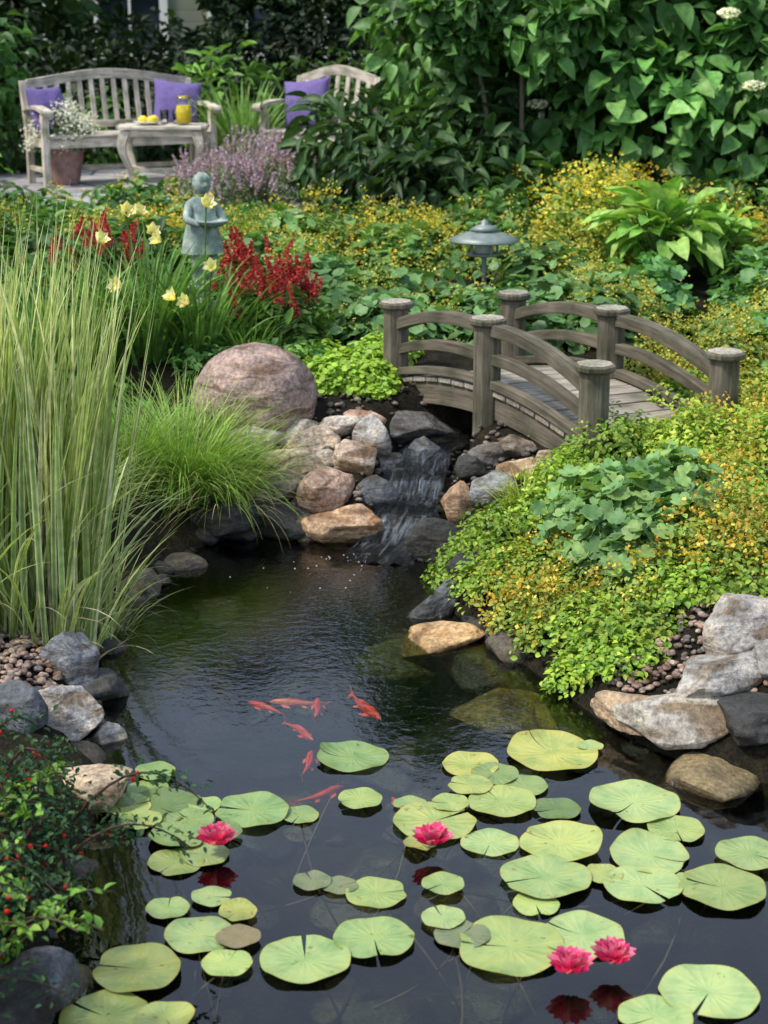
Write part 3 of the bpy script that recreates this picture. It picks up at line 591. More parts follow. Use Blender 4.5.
ed=[(0,1),(1,2),(2,3),(0,4),(4,5),(5,6),(6,7),(0,8),(8,9),(9,10),(10,11),(2,12),(12,13),(13,14),(2,15),(15,16),(16,17)]
ra=[.06,.055,.055,.024,.042,.034,.02,.014,.042,.034,.02,.014,.026,.021,.015,.026,.021,.015]
skin('body',vs,ed,ra,M_verd,st)
V,F=ICO[4]; V=V.copy()*[.042,.046,.05]; 
def bumpv(V,c,r_,a): d=np.linalg.norm(V-np.array(c),axis=1); return V+nrm(V)*(a*np.exp(-(d/r_)**2))[:,None]
V=bumpv(V,(0,-.046,-.004),.010,.012); V=bumpv(V,(-.017,-.043,.008),.009,-.006); V=bumpv(V,(.017,-.043,.008),.009,-.006); V=bumpv(V,(0,-.041,-.024),.009,.004); V=bumpv(V,(.043,0,-.002),.008,.006); V=bumpv(V,(-.043,0,-.002),.008,.006)
hm=(V[:,2]>.018)|(V[:,1]>.012); V[hm]*=1.07+.04*np.sin(V[hm,0:1]*260)*np.sin(V[hm,2:3]*240)
B=Batch(); B.add(V+[0,-.008,.572],F,[],(1,1,1)); B.obj('head',M_verd,True,st)
B=Batch(); B.lathe([(0,0),(.12,0),(.12,.03),(.095,.045),(.09,.08),(.105,.095),(.105,.11),(0,.11)],(0,0,-.01),(1,1,1),28)
B.lathe([(0,.375),(.02,.378),(.05,.385),(.075,.405),(.078,.412),(.07,.41),(.0,.395)],(0,-.10,0),(1,1,1),24)
n=36; lv=[(.30,.10),(.34,.085),(.38,.075),(.43,.068),(.47,.064)]
V=[(r_*(1+.1*math.sin(7*a_)*(.5-z)*4)*math.cos(a_),r_*.85*(1+.1*math.sin(7*a_)*(.5-z)*4)*math.sin(a_),z) for z,r_ in [(.25,.10),(.30,.092)]+lv[1:] for a_ in [2*math.pi*k/n for k in range(n)]]
B.add(V,[],[(i*n+j,i*n+(j+1)%n,(i+1)*n+(j+1)%n,(i+1)*n+j) for i in range(5) for j in range(n)],(1,1,1))
B.obj('plinth_and_tunic',M_verd,True,st)
# ------------------------------------------------------------------ garden lantern
M_pew=simple('pewter_metal',(.2,.24,.22),.5,.3,ns=18,lo_=.7,hi=1.3)
def lantern(x,y,s,h):
    z=float(H(x,y)); e=empty('garden_lantern',(x,y,z)); B=Batch()
    B.tube([(0,0,0),(0,0,h)],.014*s,(1,1,1),10)
    B.lathe([(.0,h),(.09*s,h),(.095*s,h+.012*s),(.0,h+.014*s)],(0,0,0),(1,1,1),24)
    for k in range(4): a=k*1.57+.4; B.tube([(.075*s*math.cos(a),.075*s*math.sin(a),h+.01*s),(.075*s*math.cos(a),.075*s*math.sin(a),h+.09*s)],.007*s,(1,1,1),6)
    B.lathe([(.0,h+.085*s),(.185*s,h+.075*s),(.19*s,h+.082*s),(.14*s,h+.105*s),(.08*s,h+.125*s),(.055*s,h+.13*s),(.08*s,h+.135*s),(.05*s,h+.155*s),(.02*s,h+.165*s),(.022*s,h+.18*s),(.0,h+.19*s)],(0,0,0),(1,1,1),32)
    B.obj('metal_body',M_pew,True,e)
    B=Batch(); B.lathe([(0,h+.015*s),(.05*s,h+.015*s),(.05*s,h+.083*s),(0,h+.084*s)],(0,0,0),(1,1,1),20); B.obj('frosted_glass',simple('frosted_glass',(.6,.62,.58),.4),True,e)
lantern(.53,9.0,1.0,.21)
# ------------------------------------------------------------------ grasses
def blades(B,P,azm,lean,Ln,wd,bend,C,segs=7,C2=None,pw=1.5,taper=2.2,twist=2.4):
    n=len(P); s_=np.linspace(0,1,segs+1); ang=lean[:,None]+bend[:,None]*s_[None]**pw
    ds=Ln[:,None]/segs; hx=np.concatenate([np.zeros((n,1)),np.cumsum(np.sin(ang[:,:-1])*ds,1)],1); hz=np.concatenate([np.zeros((n,1)),np.cumsum(np.cos(ang[:,:-1])*ds,1)],1)
    ca,sa=np.cos(azm)[:,None],np.sin(azm)[:,None]; ctr=np.stack([P[:,0:1]+hx*ca,P[:,1:2]+hx*sa,P[:,2:3]+hz],-1)
    tw=(R((n,1))-.5)*twist+ s_[None]*(R((n,1))-.5)*1.5
    sd_=np.stack([-sa*np.cos(tw)+np.sin(tw)*ca*.8,ca*np.cos(tw)+np.sin(tw)*sa*.8,np.zeros_like(tw)],-1); wv=(wd[:,None]*np.minimum(1,.6+1.5*s_[None])*(1-s_[None]**taper)+.0004)[...,None]
    Cc=np.broadcast_to(C,(n,3))
    if C2 is None:
        V=np.stack([ctr-sd_*wv*.5,ctr+sd_*wv*.5],2).reshape(-1,3); k=2*(segs+1)
        q=np.array([(2*i,2*i+1,2*i+3,2*i+2) for i in range(segs)]); CC=np.repeat(Cc,k,axis=0)
    else:
        nrml=np.cross(sd_,[0,0,1.]); kk=nrml*wv*.12
        V=np.stack([ctr-sd_*wv*.5,ctr-sd_*wv*.16+kk,ctr+sd_*wv*.16+kk,ctr+sd_*wv*.5],2).reshape(-1,3); k=4*(segs+1)
        q=np.array([(4*i+j,4*i+j+1,4*i+j+5,4*i+j+4) for i in range(segs) for j in range(3)]); C2=np.broadcast_to(C2,(n,3))
        CC=np.stack([np.repeat(Cc[:,None],segs+1,1),np.repeat(C2[:,None],segs+1,1),np.repeat(C2[:,None],segs+1,1),np.repeat(Cc[:,None],segs+1,1)],2).reshape(-1,3)
    Q=(q[None]+(np.arange(n)*k)[:,None,None]).reshape(-1,4)
    B.add(V,[],Q,CC)
def clump(x,y,r_,n): a=R(n)*6.28; q=r_*np.sqrt(R(n)); X_=x+q*np.cos(a); Y_=y+q*np.sin(a); return np.stack([X_,Y_,H(X_,Y_)-.01],1),a
B=Batch()
for cx,cy,n,r_ in((-1.04,4.98,110,.13),(-1.20,5.02,100,.13),(-1.0,5.2,70,.1),(-1.42,4.9,80,.15),(-1.6,5.2,90,.2)):
    P,a=clump(cx,cy,r_,n); az_=np.where(R(n)<.5,a,R(n)*6.28-3.14); az_=np.where(R(n)<.45,R(n)*1.2-.5,az_)
    pick=R((n,1)); g1=np.where(pick<.6,pal([(.86,.83,.56),(.80,.79,.48)],n,.1),pal([(.56,.62,.28),(.66,.68,.36)],n,.12)); g2=np.where(pick<.25,pal([(.78,.76,.48)],n,.1),pal([(.30,.44,.10),(.38,.50,.15),(.24,.38,.08)],n,.2))
    blades(B,P,az_,.02+.19*R(n),.80+.62*R(n),.013+.012*R(n),.03+.45*R(n)**2,g1,10,g2,2.0,3,1.2)
    n2=n//3; P,a=clump(cx,cy,r_,n2); blades(B,P,a,.25+.3*R(n2),.4+.4*R(n2),.011+.007*R(n2),.4+1.0*R(n2),g1[:n2],8,g2[:n2])
    n2=n//5; P,a=clump(cx,cy,r_,n2); blades(B,P,a,.3+.8*R(n2),.2+.3*R(n2),.009+.005*R(n2),.5+1.3*R(n2),pal([(.5,.43,.26),(.58,.52,.34)],n2),8)
B.obj('variegated_grass',M_leaf)
def sedge(name,x,y,n,Ln,cols,r_=.07,wd=.0045,b=(1.0,1.3),lean=(.1,.6)):
    B=Batch(); P,a=clump(x,y,r_,n); blades(B,P,a+rng.normal(size=n)*.4,lean[0]+lean[1]*R(n),Ln*(.6+.6*R(n)),wd*(.7+.6*R(n)),b[0]*.5+b[1]*R(n),pal(cols,n),8,None,1.2); return B.obj(name,M_leaf)
GG=[(.22,.40,.05),(.30,.46,.08),(.16,.32,.04),(.38,.48,.12)]
sedge('sedge_grass',-.80,6.52,1300,.47,GG,.10,.0045,(1.2,1.5))
sedge('sedge_grass',-.66,6.55,600,.42,GG,.08,.0045,(1.3,1.5),(.2,.7))
sedge('sedge_grass',-.62,6.5,160,.5,[(.45,.38,.18),(.4,.42,.15)],.08,.004,(1.4,1.5),(.3,.7))
sedge('sedge_grass',-1.0,6.45,600,.42,[(.16,.3,.05),(.24,.38,.07)],.08)
sedge('sedge_grass',-1.15,5.9,500,.4,[(.2,.3,.07),(.32,.4,.12)],.1)
sedge('sedge_grass',-.98,5.35,200,.3,[(.26,.33,.09),(.38,.4,.16)],.1)
# ------------------------------------------------------------------ daylilies
def daylily(x,y,n,Ln,fl):
    B=Batch(); P,a=clump(x,y,.16,n); blades(B,P,a+rng.normal(size=n)*.3,.12+.35*R(n),Ln*(.7+.5*R(n)),.016+.01*R(n),.5+1.3*R(n),pal([(.12,.26,.05),(.18,.34,.07),(.09,.19,.04)],n),9,None,1.6)
    for fx,fy,fz in fl:
        q=np.linspace(0,1,7)[:,None]; g0=np.array([x+(fx-x)*.3,y+(fy-y)*.3,float(H(x,y))]); P=g0*(1-q)+np.array([fx,fy,fz])*q; P[:,:2]+= (q*(1-q))*np.array([g0[0]-fx,g0[1]-fy])*.5; B.tube(P,.004,(.15,.26,.06),5)
        dd=nrm(np.array([random.uniform(-.9,.9),random.uniform(-.9,-.2),random.uniform(.3,.9)])); ax=nrm(np.cross(dd,[0,0,1.])); ay=np.cross(dd,ax); ro=random.random(); fsz=random.uniform(.055,.07)
        for k in range(6):
            th=k*math.pi/3+ro; o_=ax*math.cos(th)+ay*math.sin(th); B.inst(T_petal,np.array([[fx,fy,fz]])+dd*-.02,(dd*.8+o_)[None],(dd-o_*.4)[None],fsz,pal([(.92,.87,.50),(.92,.85,.40)],1,.06),.42 if k%2 else .6)
    return B.obj('daylily_plant',M_petal)
def fpos(px,py,y): v=(512-py)/FPX; t_=y/(cp+sp*v); return ((px-384)/FPX*t_,y,CAMZ+(-sp+cp*v)*t_)
daylily(-1.10,7.7,240,.56,[fpos(126,212,7.5),fpos(158,240,7.5),fpos(172,297,7.2),fpos(118,286,7.3),fpos(138,212,7.8)])
daylily(-.84,7.75,170,.46,[fpos(206,205,7.7),fpos(212,268,7.6),fpos(152,232,7.7),fpos(186,302,7.2)])
daylily(-1.45,7.4,200,.56,[fpos(100,240,7.3)])
sedge('sedge_grass',-.62,7.72,260,.34,[(.14,.28,.06),(.2,.36,.08)],.1,.009)
# ------------------------------------------------------------------ plumes
def plumes(B,pts,h,r_,n,size,cols,lean=.25):
    for (x,y,z) in pts:
        s_=R(n); d=nrm(np.array([random.uniform(-1,1)*lean,random.uniform(-1,1)*lean,1])); a=R(n)*6.28; q=r_*(1-s_)**.7*(.25+.75*R(n)); hh=h*random.uniform(.6,1.2)
        P=np.array([x,y,z])+s_[:,None]*hh*d+np.stack([q*np.cos(a),q*np.sin(a),0*a],1)
        B.inst(T_dot,P,rd(n),nrm(rd(n)+[0,-.3,.5]),size*(.6+.8*R(n)),pal(cols,n,.3))
def astilbe(cx,cy,rr,npl,top,seed=0):
    B=Batch(); ground_dome(B,cx,cy,rr,top*.75,700,.07,[(.07,.16,.03),(.10,.21,.04),(.08,.13,.04)],T_leaf,.5,.45)
    z0=float(H(cx,cy)); pts=[]
    for i in range(npl):
        a=random.random()*6.28;q=rr*math.sqrt(random.random()); x=cx+q*math.cos(a); y=cy+q*.8*math.sin(a); pts.append((x,y,z0+top*(1-.35*(q/rr)**2)-.05+random.uniform(-.06,.04)))
    plumes(B,pts,.15,.034,120,.013,[(.48,.035,.05),(.34,.02,.03),(.58,.10,.10),(.40,.06,.04)],.5); B.obj('red_astilbe',M_petal)
astilbe(-.50,7.85,.23,34,.40); astilbe(-.66,8.25,.18,18,.40); astilbe(-1.40,8.5,.26,24,.46)
def catmint(cx,cy,r_,h,n):
    B=Batch(); ground_dome(B,cx,cy,r_,h*.8,2200,.03,[(.17,.24,.13),(.25,.3,.18),(.14,.2,.1)],T_leaf,.4,.5)
    z0=float(H(cx,cy)); pts=[]
    for i in range(n):
        a=random.random()*6.28;q=r_*1.05*math.sqrt(random.random()); pts.append((cx+q*math.cos(a),cy+q*math.sin(a),z0+h*.8*math.sqrt(max(.05,1-(q/r_/1.1)**2))))
    plumes(B,pts,.15,.018,50,.015,[(.52,.40,.52),(.60,.48,.58),(.42,.35,.50),(.54,.38,.44)],.5); B.obj('catmint_plant',M_petal)
catmint(-1.12,11.6,.36,.36,120); catmint(-.68,11.7,.36,.42,130); catmint(-.9,12.1,.35,.5,90)
# ------------------------------------------------------------------ shrubs
def shrub(name,blobs,nper,size,pl_,tm=T_med,W=.7,stems=True,z0=None,up=.5,droop=.35,var=.3,fill=.45,flow=None):
    B=Batch()
    for bl in blobs:
        cx,cy,cz,rx,ry,rz=bl; n=int(nper*(rx*rz)/(.5*.5)); d=rd(n); f=(1-fill*R(n)**1.6)*(1+.22*np.sin(d[:,0]*6+cx*3)*np.sin(d[:,2]*5+cz*4)+.2*(R(n)-.5))
        P=np.array([cx,cy,cz])+d*f[:,None]*[rx,ry,rz]; P[:,2]=np.maximum(P[:,2],H(P[:,0],P[:,1])+.03)
        Nn=nrm(d*.6+UP*up+rd(n)*.55); D=d*.7+np.cross(Nn,rd(n))*.8-UP*droop
        cl=.8+.35*np.sin(P[:,0]*4+1)*np.sin(P[:,2]*5)+.1
        B.inst(tm,P,D,Nn,size*(.5+.8*R(n)),pal(pl_,n,var)*np.clip(cl,.5,1.3)[:,None],W)
        if stems:
            g0=np.array([cx*.8+blobs[0][0]*.2,cy,float(H(cx,cy))])
            for k in range(5):
                e=np.array([cx,cy,cz])+rd(1)[0]*[rx*.75,ry*.75,rz*.7]; q=np.linspace(0,1,6)[:,None]; Pp=g0*(1-q)+e*q; Pp[:,:2]+=np.sin(q*3)*.06*(R(2)-.5); B.tube(Pp,np.linspace(.02,.005,6),(.10,.08,.05),6)
        if flow:
            k=max(1,int(flow[0]*rx*rz*4)); d=rd(k); d[:,1]=-np.abs(d[:,1]); d[:,2]=np.abs(d[:,2]); Pc=np.array([cx,cy,cz])+d*[rx,ry,rz]*1.05
            for c_ in Pc:
                m_=110; q=rd(m_)*[.065,.065,.025]; B.inst(T_dot,c_+q,rd(m_),nrm(rd(m_)*.4+UP+[0,-.6,0]),.024,pal([flow[1]],m_,.12))
    return B.obj(name,M_leaf)
DG=[(.055,.13,.035),(.08,.17,.045),(.045,.10,.03)]
MG=[(.085,.21,.045),(.12,.27,.06),(.07,.17,.04)]
BG=[(.18,.36,.05),(.25,.42,.07),(.14,.3,.045)]
YG=[(.36,.45,.055),(.30,.42,.05),(.42,.46,.07)]
HY=[(.11,.28,.065),(.16,.36,.085),(.085,.22,.05),(.20,.39,.10)]
shrub('hydrangea_shrub',[(1.75,11.2,1.35,.75,.6,.75),(2.5,11.2,1.5,.8,.7,.9),(2.1,11.6,2.1,.9,.7,.7),(1.5,11.3,2.2,.5,.5,.6)],520,.155,HY,T_med,.74,flow=(2.0,(.85,.85,.65)),up=.8)
shrub('hydrangea_shrub',[(3.3,11.0,1.3,.8,.7,.8),(3.3,11.6,2.1,.8,.7,.6),(4.2,11.2,1.5,.8,.8,.9)],440,.16,HY,T_med,.75,flow=(1.5,(.85,.85,.65)),up=.8)
shrub('viburnum_shrub',[(.95,11.6,1.5,.6,.5,.8),(1.2,11.9,2.3,.7,.5,.6),(.4,12.0,2.2,.5,.5,.6),(.85,11.35,1.95,.5,.35,.5),(.35,11.6,1.75,.4,.35,.45)],420,.135,[(.08,.20,.05),(.12,.27,.07),(.15,.31,.08)],T_med,.62)
shrub('peony_shrub',[(.02,11.0,.95,.42,.4,.42),(-.2,11.3,1.10,.36,.4,.36),(.3,10.7,.9,.38,.36,.34)],600,.16,DG,T_med,.38)
shrub('peony_shrub',[(.55,11.2,1.1,.42,.4,.5),(.75,10.9,.9,.4,.36,.32)],540,.15,DG,T_med,.42)
def tree(name,x,y,h,r0,blobs,nper,size,pl_,bark=(.10,.085,.07),tm=T_med,W=.6,z0=None,multi=1):
    B=Batch(); z=float(H(x,y)) if z0 is None else z0; ends=[]
    for m_ in range(multi):
        bx_=x+(m_-(multi-1)/2)*.12; q=np.linspace(0,1,12); P=np.stack([bx_+.12*h/5*np.sin(q*4+x+m_)+(m_-(multi-1)/2)*.5*q,y+.08*np.sin(q*5+x),z-.1+q*h*.75],1); B.tube(P,r0*(1.25*(q<.05)+1-.65*q),bark,10)
        for bl in blobs:
            i=random.randint(5,10); e=np.array(bl[:3]); s_=P[i]; qq=np.linspace(0,1,8)[:,None]; Q_=s_*(1-qq)+e*qq; Q_[:,2]+= (np.sin(qq[:,0]*3.1)*.15*h/6); B.tube(Q_,np.linspace(r0*.45,r0*.1,8),bark,7)
            for k in range(4):
                e2=e+rd(1)[0]*np.array(bl[3:])*.8; Q2=Q_[5]*(1-qq)+e2*qq; B.tube(Q2,np.linspace(r0*.16,r0*.04,8),bark,5)
    par=empty(name,(0,0,0)); B.obj('trunk_and_limbs',M_wood,True,par)
    B=Batch()
    for cx,cy,cz,rx,ry,rz in blobs:
        n=int(nper); 
        nc=26; cc=rd(nc)*(R((nc,1))**.4)*.85; cr=.22+.2*R(nc); k=rng.integers(0,nc,n); d=rd(n)*(R((n,1))**.5); L_=cc[k]+d*cr[k][:,None]
        P=np.array([cx,cy,cz])+L_*[rx,ry,rz]; Nn=nrm(L_+UP*.8+rd(n)*.6); D=rd(n)-UP*.3
        B.inst(tm,P,D,Nn,size*(.6+.8*R(n)),pal(pl_,n,.3)*(.75+.5*R(nc)[k][:,None]),W)
    B.obj('crown',M_leaf,True,par); return par
tree('viburnum_tree',.72,10.95,3.2,.02,[(.4,11.6,2.9,.6,.5,.5),(1.2,11.7,3.0,.6,.5,.5),(.8,11.2,2.2,.5,.35,.4),(1.0,10.85,1.9,.35,.3,.3),(.5,10.9,1.95,.3,.25,.3)],800,.12,MG,(.15,.13,.10),multi=2)
tz=.69
for i,(x,y,h) in enumerate([(-7.2,16.5,4.6),(-5.0,18.2,4.9),(-3.35,16.4,4.0),(-1.0,16.4,4.2),(.4,16.2,4.0),(2.2,17.6,4.8),(4.2,16.3,4.3),(6.6,17.5,5.0),(9,15.5,5.0),(-9.5,14,5.0),(-6.2,11.5,4.5),(6.3,12.5,4.5)]):
    bl=[(x+random.uniform(-1.2,1.2),y+random.uniform(-.8,.8),tz+h*random.uniform(.42,.85),random.uniform(.8,1.2),random.uniform(.8,1.1),random.uniform(.5,.8)) for _ in range(6)]
    tree('shade_tree',x,y,h,random.uniform(.1,.16),bl,900,.17,random.choice([DG,[(.04,.1,.025),(.06,.13,.03)]]),(.05,.042,.035),z0=tz)
bl=[]
for x in np.arange(-7.5,-4.2,.55): bl.append((x,15.4,1.5,.5,.45,1.1))
for x in np.arange(-3.9,-3.2,.5): bl.append((x,15.4,1.4,.42,.45,.9))
for x in np.arange(-2.6,-1.2,.45): bl.append((x,15.5,1.25,.42,.4,.62))
for x in np.arange(-1.1,6.8,.55): bl.append((x,15.2,1.6,.5,.5,1.2))
shrub('evergreen_hedge',bl,560,.09,[(.022,.05,.02),(.036,.072,.026),(.018,.038,.016)],T_leaf,.5,stems=False)
shrub('evergreen_hedge',[(x,18.8,1.3,.9,.6,1.5 if (x<-4.2 or x>-1.8) else .6) for x in np.arange(-10,10.1,1.1)],260,.14,[(.025,.055,.02),(.04,.085,.026)],T_leaf,.6,stems=False)
shrub('laurel_shrub',[(-2.9,17.2,1.75,.55,.4,.45),(-3.9,17.0,2.0,.45,.4,.7)],200,.13,DG,T_med,.5)
shrub('fern_clump',[(-1.35,14.6,1.2,.4,.3,.5)],300,.16,[(.14,.3,.06),(.19,.36,.08)],T_med,.3)
B=Batch(); n=170; P,a=clump(-1.12,13.75,.12,n); P[:,2]=PZ; blades(B,P,a,.1+.35*R(n),.55+.35*R(n),.03+.02*R(n),.3+.9*R(n),pal([(.2,.38,.08),(.28,.44,.12),(.14,.3,.06)],n),7); B.obj('fern_clump',M_leaf)
shrub('boxwood_shrub',[(-2.78,10.9,.95,.33,.35,.38),(-3.3,12.2,1.1,.5,.5,.6)],900,.06,BG,T_leaf,.55)
shrub('laurel_shrub',[(-3.4,14.0,1.4,.5,.5,.8),(-4.2,13.2,1.4,.7,.6,.8)],500,.13,MG,T_med,.5)
shrub('shade_perennials',[(-2.6,14.7,.95,.5,.3,.35),(-.4,14.6,1.15,.6,.3,.5),(.6,13.2,1.2,.6,.5,.6),(-3.0,14.1,1.0,.3,.3,.35)],500,.1,[(.08,.18,.045),(.12,.24,.06)],T_med,.5)
# ------------------------------------------------------------------ house
ho=empty('house',(-2.6,22,tz)); 
M_sid,t,out,N=newmat('clapboard')
g=N('TexCoord'); sx=N('SeparateXYZ'); t.links.new(g.outputs['Object'],sx.inputs[0]); ml=N('Math',operation='MULTIPLY'); ml.inputs[1].default_value=7; t.links.new(sx.outputs[2],ml.inputs[0]); fc_=N('Math',operation='FRACT'); t.links.new(ml.outputs[0],fc_.inputs[0])
c=ramp(t,N,fc_.outputs[0],[(0,(.10,.11,.08)),(.08,(.24,.26,.19)),(1,(.27,.29,.21))]); p=N('BsdfPrincipled',Roughness=.7); t.links.new(c,p.inputs['Base Color']); bp=N('Bump',Strength=.5,Distance=.02); t.links.new(fc_.outputs[0],bp.inputs['Height']); t.links.new(bp.outputs[0],p.inputs['Normal']); t.links.new(p.outputs[0],out.inputs[0])
def piece(name,boxes,mat,par):
    B=Batch()
    for c_,d_ in boxes: B.box(c_,(1,0,0),(0,1,0),UP,d_,(1,1,1))
    return B.obj(name,mat,False,par)
wins=[(-2.0,1.5),(-.55,1.5),(.9,1.5),(2.3,1.5),(-2.0,3.9),(-.55,3.9),(.9,3.9),(2.3,3.9)]
wb=[]
xs=[-3.5]+[v for x in(-2.0,-.55,.9,2.3) for v in(x-.4,x+.4)]+[3.5]
for i in range(0,len(xs),2): wb.append((((xs[i]+xs[i+1])/2,0,2.6),(xs[i+1]-xs[i],.2,5.2)))
for x in(-2.0,-.55,.9,2.3):
    for a,b_ in((0,.8),(2.2,3.2),(4.6,5.2)): wb.append(((x,0,(a+b_)/2),(.8,.2,b_-a)))
wb+=[((-3.4,3,2.6),(.2,5.8,5.2)),((3.4,3,2.6),(.2,5.8,5.2)),((0,6,2.6),(7,.2,5.2))]
piece('walls',wb,M_sid,ho)
M_wh=simple('white_trim',(.78,.78,.75),.5,lo_=.95,hi=1.03,bump=.05)
fr_=[]
for x,z in wins:
    fr_+=[((x-.43,-.12,z),(.1,.06,1.6)),((x+.43,-.12,z),(.1,.06,1.6)),((x,-.12,z+.75),(.76,.07,.1)),((x,-.12,z-.75),(.9,.1,.1)),((x,-.06,z),(.76,.04,.05)),((x,-.055,z),(.03,.035,1.4))]
piece('window_frames',fr_,M_wh,ho)
piece('window_panes',[((x,-.01,z),(.8,.01,1.4)) for x,z in wins],simple('window_glass',(.03,.04,.05),.05,bump=0),ho)
B=Batch(); V=[(-3.8,-.5,5.1),(3.8,-.5,5.1),(3.8,3,6.9),(-3.8,3,6.9),(-3.8,6.5,5.1),(3.8,6.5,5.1),(-3.8,-.5,5.25),(3.8,-.5,5.25),(3.8,3,7.05),(-3.8,3,7.05),(-3.8,6.5,5.25),(3.8,6.5,5.25)]
B.add(V,[],[(0,1,2,3),(3,2,5,4),(6,9,8,7),(9,10,11,8),(0,6,7,1),(4,5,11,10),(0,3,9,6),(3,4,10,9),(1,7,8,2),(2,8,11,5)],(1,1,1)); B.obj('roof',simple('roof_shingles',(.08,.075,.07),.9,ns=30),False,ho)
# ------------------------------------------------------------------ perennial beds
KEEP=[(-.93,8.75,.22),(-.9,8.5,.12),(1.55,9.25,.42),(1.22,9.6,.35),(.53,8.95,.22)]
def field(name,reg,n,r_,h,leafn,size,pl_,tm=T_round,W=1,fr=None,avoid=.12,var=.25,up=1.0,bclear=(-.25,1.3,-.25,1.2)):
    B=Batch(); c=0;tries=0
    while c<n and tries<n*20:
        tries+=1; x=random.uniform(reg[0],reg[2]); y=random.uniform(reg[1],reg[3])
        if pond_sd(np.array([x]),np.array([y]))[0]<avoid: continue
        if any(math.hypot(x-a,y-b)<r0+.1 for a,b,r0 in KEEP): continue
        if min(segd(x,y,STREAM[i,:2],STREAM[i+1,:2])[0] for i in range(len(STREAM)-1))<.2: continue
        rel=np.array([x,y])-A0[:2]; M2=np.array([Lv[:2],Wv[:2]]).T; u,w_=np.linalg.solve(M2,rel)
        if bclear[0]<u<bclear[1] and bclear[2]<w_<bclear[3]: continue
        c+=1; rr=r_*random.uniform(.7,1.3); hh=h*random.uniform(.7,1.3)
        tint=np.array([random.uniform(.75,1.25)]); ground_dome(B,x,y,rr,hh,leafn,size,np.array(pl_)*tint,tm,up,W,var=var)
        if fr and random.random()<fr[0]: froth(B,x,y,rr*1.05,hh*1.15,fr[1],fr[2],fr[3])
    return B.obj(name,M_leaf)
YF=[(.60,.50,.04),(.52,.46,.06),(.62,.44,.04)]
OLY=[(.48,.45,.06),(.54,.45,.07),(.42,.42,.07)]
field('ladys_mantle',(-.75,7.9,1.5,9.0),26,.23,.18,170,.072,[(.13,.28,.09),(.17,.34,.11),(.11,.22,.07)],T_round,1,(.6,450,.013,OLY))
field('ladys_mantle',(-1.7,8.9,.9,10.2),30,.25,.23,170,.08,[(.12,.26,.07),(.17,.32,.1)],T_round,1,(.75,600,.015,OLY))
field('yellow_coreopsis',(-2.4,9.2,.3,10.3),18,.26,.24,220,.05,[(.12,.25,.05),(.2,.31,.06)],T_leaf,.4,(.85,600,.017,YF))
field('shade_groundcover',(-2.6,10.2,-.2,11.1),26,.22,.09,200,.05,MG,T_leaf,.5,(.3,200,.014,YF))
field('geranium_groundcover',(1.1,7.4,3.4,9.3),34,.26,.22,170,.072,[(.12,.29,.09),(.17,.36,.11),(.10,.24,.07)],T_lobed,1,(.3,300,.013,OLY))
field('yellow_coreopsis',(.9,9.2,3.6,10.6),30,.28,.28,200,.06,[(.15,.28,.05),(.22,.34,.07)],T_leaf,.5,(.7,450,.019,YF))
field('golden_groundcover',(.9,7.0,1.9,8.4),16,.2,.22,220,.035,[(.28,.36,.07),(.35,.38,.07)],T_leaf,.6,(.95,500,.013,OLY))
field('shade_groundcover',(-3.2,6.8,-1.2,9.3),34,.28,.3,200,.08,DG+MG,T_leaf,.5)
field('shade_groundcover',(-3.0,9.3,-1.4,10.8),22,.28,.26,200,.08,MG,T_leaf,.5,(.4,300,.016,YF))
field('shade_groundcover',(-2.8,3.0,-1.25,4.3),20,.26,.2,220,.05,DG+MG,T_leaf,.5)
field('shade_groundcover',(-3.0,5.3,-1.3,6.9),26,.26,.3,220,.07,DG,T_leaf,.5)
field('shade_groundcover',(.6,10.0,4.2,11.2),26,.3,.3,220,.09,MG,T_leaf,.5)
field('shade_groundcover',(2.2,4.8,4.0,7.6),30,.3,.25,200,.06,MG,T_leaf,.5)
field('shade_groundcover',(-.2,10.2,.9,11.1),10,.26,.2,200,.08,MG,T_leaf,.5)
B=Batch(); ground_dome(B,1.18,9.6,.3,.5,900,.05,[(.22,.33,.05),(.3,.4,.07)],T_leaf,.5,.5); froth(B,1.18,9.6,.32,.54,1900,.022,[(.70,.58,.05),(.64,.56,.08)]); B.obj('goldenrod_plant',M_leaf)
def hosta(x,y,n,Ln,cols,W=.75,lift=.1):
    B=Batch(); z=float(H(x,y)); a=R(n)*6.28; e=.1+1.15*R(n); D=np.stack([np.cos(a)*np.cos(e),np.sin(a)*np.cos(e),np.sin(e)],1); Nn=np.stack([-np.cos(a)*np.sin(e),-np.sin(a)*np.sin(e),np.cos(e)],1)+rd(n)*.3
    P0=np.array([x,y,z]); P=P0+D*Ln*(.3+1.1*R((n,1)))+UP*lift; B.inst(T_big,P,D-UP*.35+rd(n)*.25,Nn,Ln*(.55+.4*R(n)),pal(cols,n,.22),W)
    for i in range(n): B.tube([P0,P0+(P[i]-P0)*.6+UP*.03,P[i]],.006,(.15,.25,.06),5)
    return B.obj('hosta_plant',M_leaf)
hosta(1.50,9.2,110,.21,[(.30,.52,.10),(.36,.56,.14),(.22,.44,.08),(.16,.34,.06)],.66,.18)
hosta(1.80,9.35,70,.19,[(.30,.50,.10),(.22,.44,.08)],.66,.14)
B=Batch(); 
for x,y,r_ in((-.12,7.45,.2),(-.32,7.62,.2),(.0,7.62,.16),(-.25,7.35,.12),(-.05,7.3,.12)): ground_dome(B,x,y,r_,.11,900,.026,[(.32,.50,.05),(.38,.56,.07),(.24,.42,.05)],T_round,.8,1)
B.obj('creeping_jenny',M_leaf)
field('shade_groundcover',(-.9,7.5,.1,8.2),10,.16,.11,160,.05,MG,T_leaf,.5)
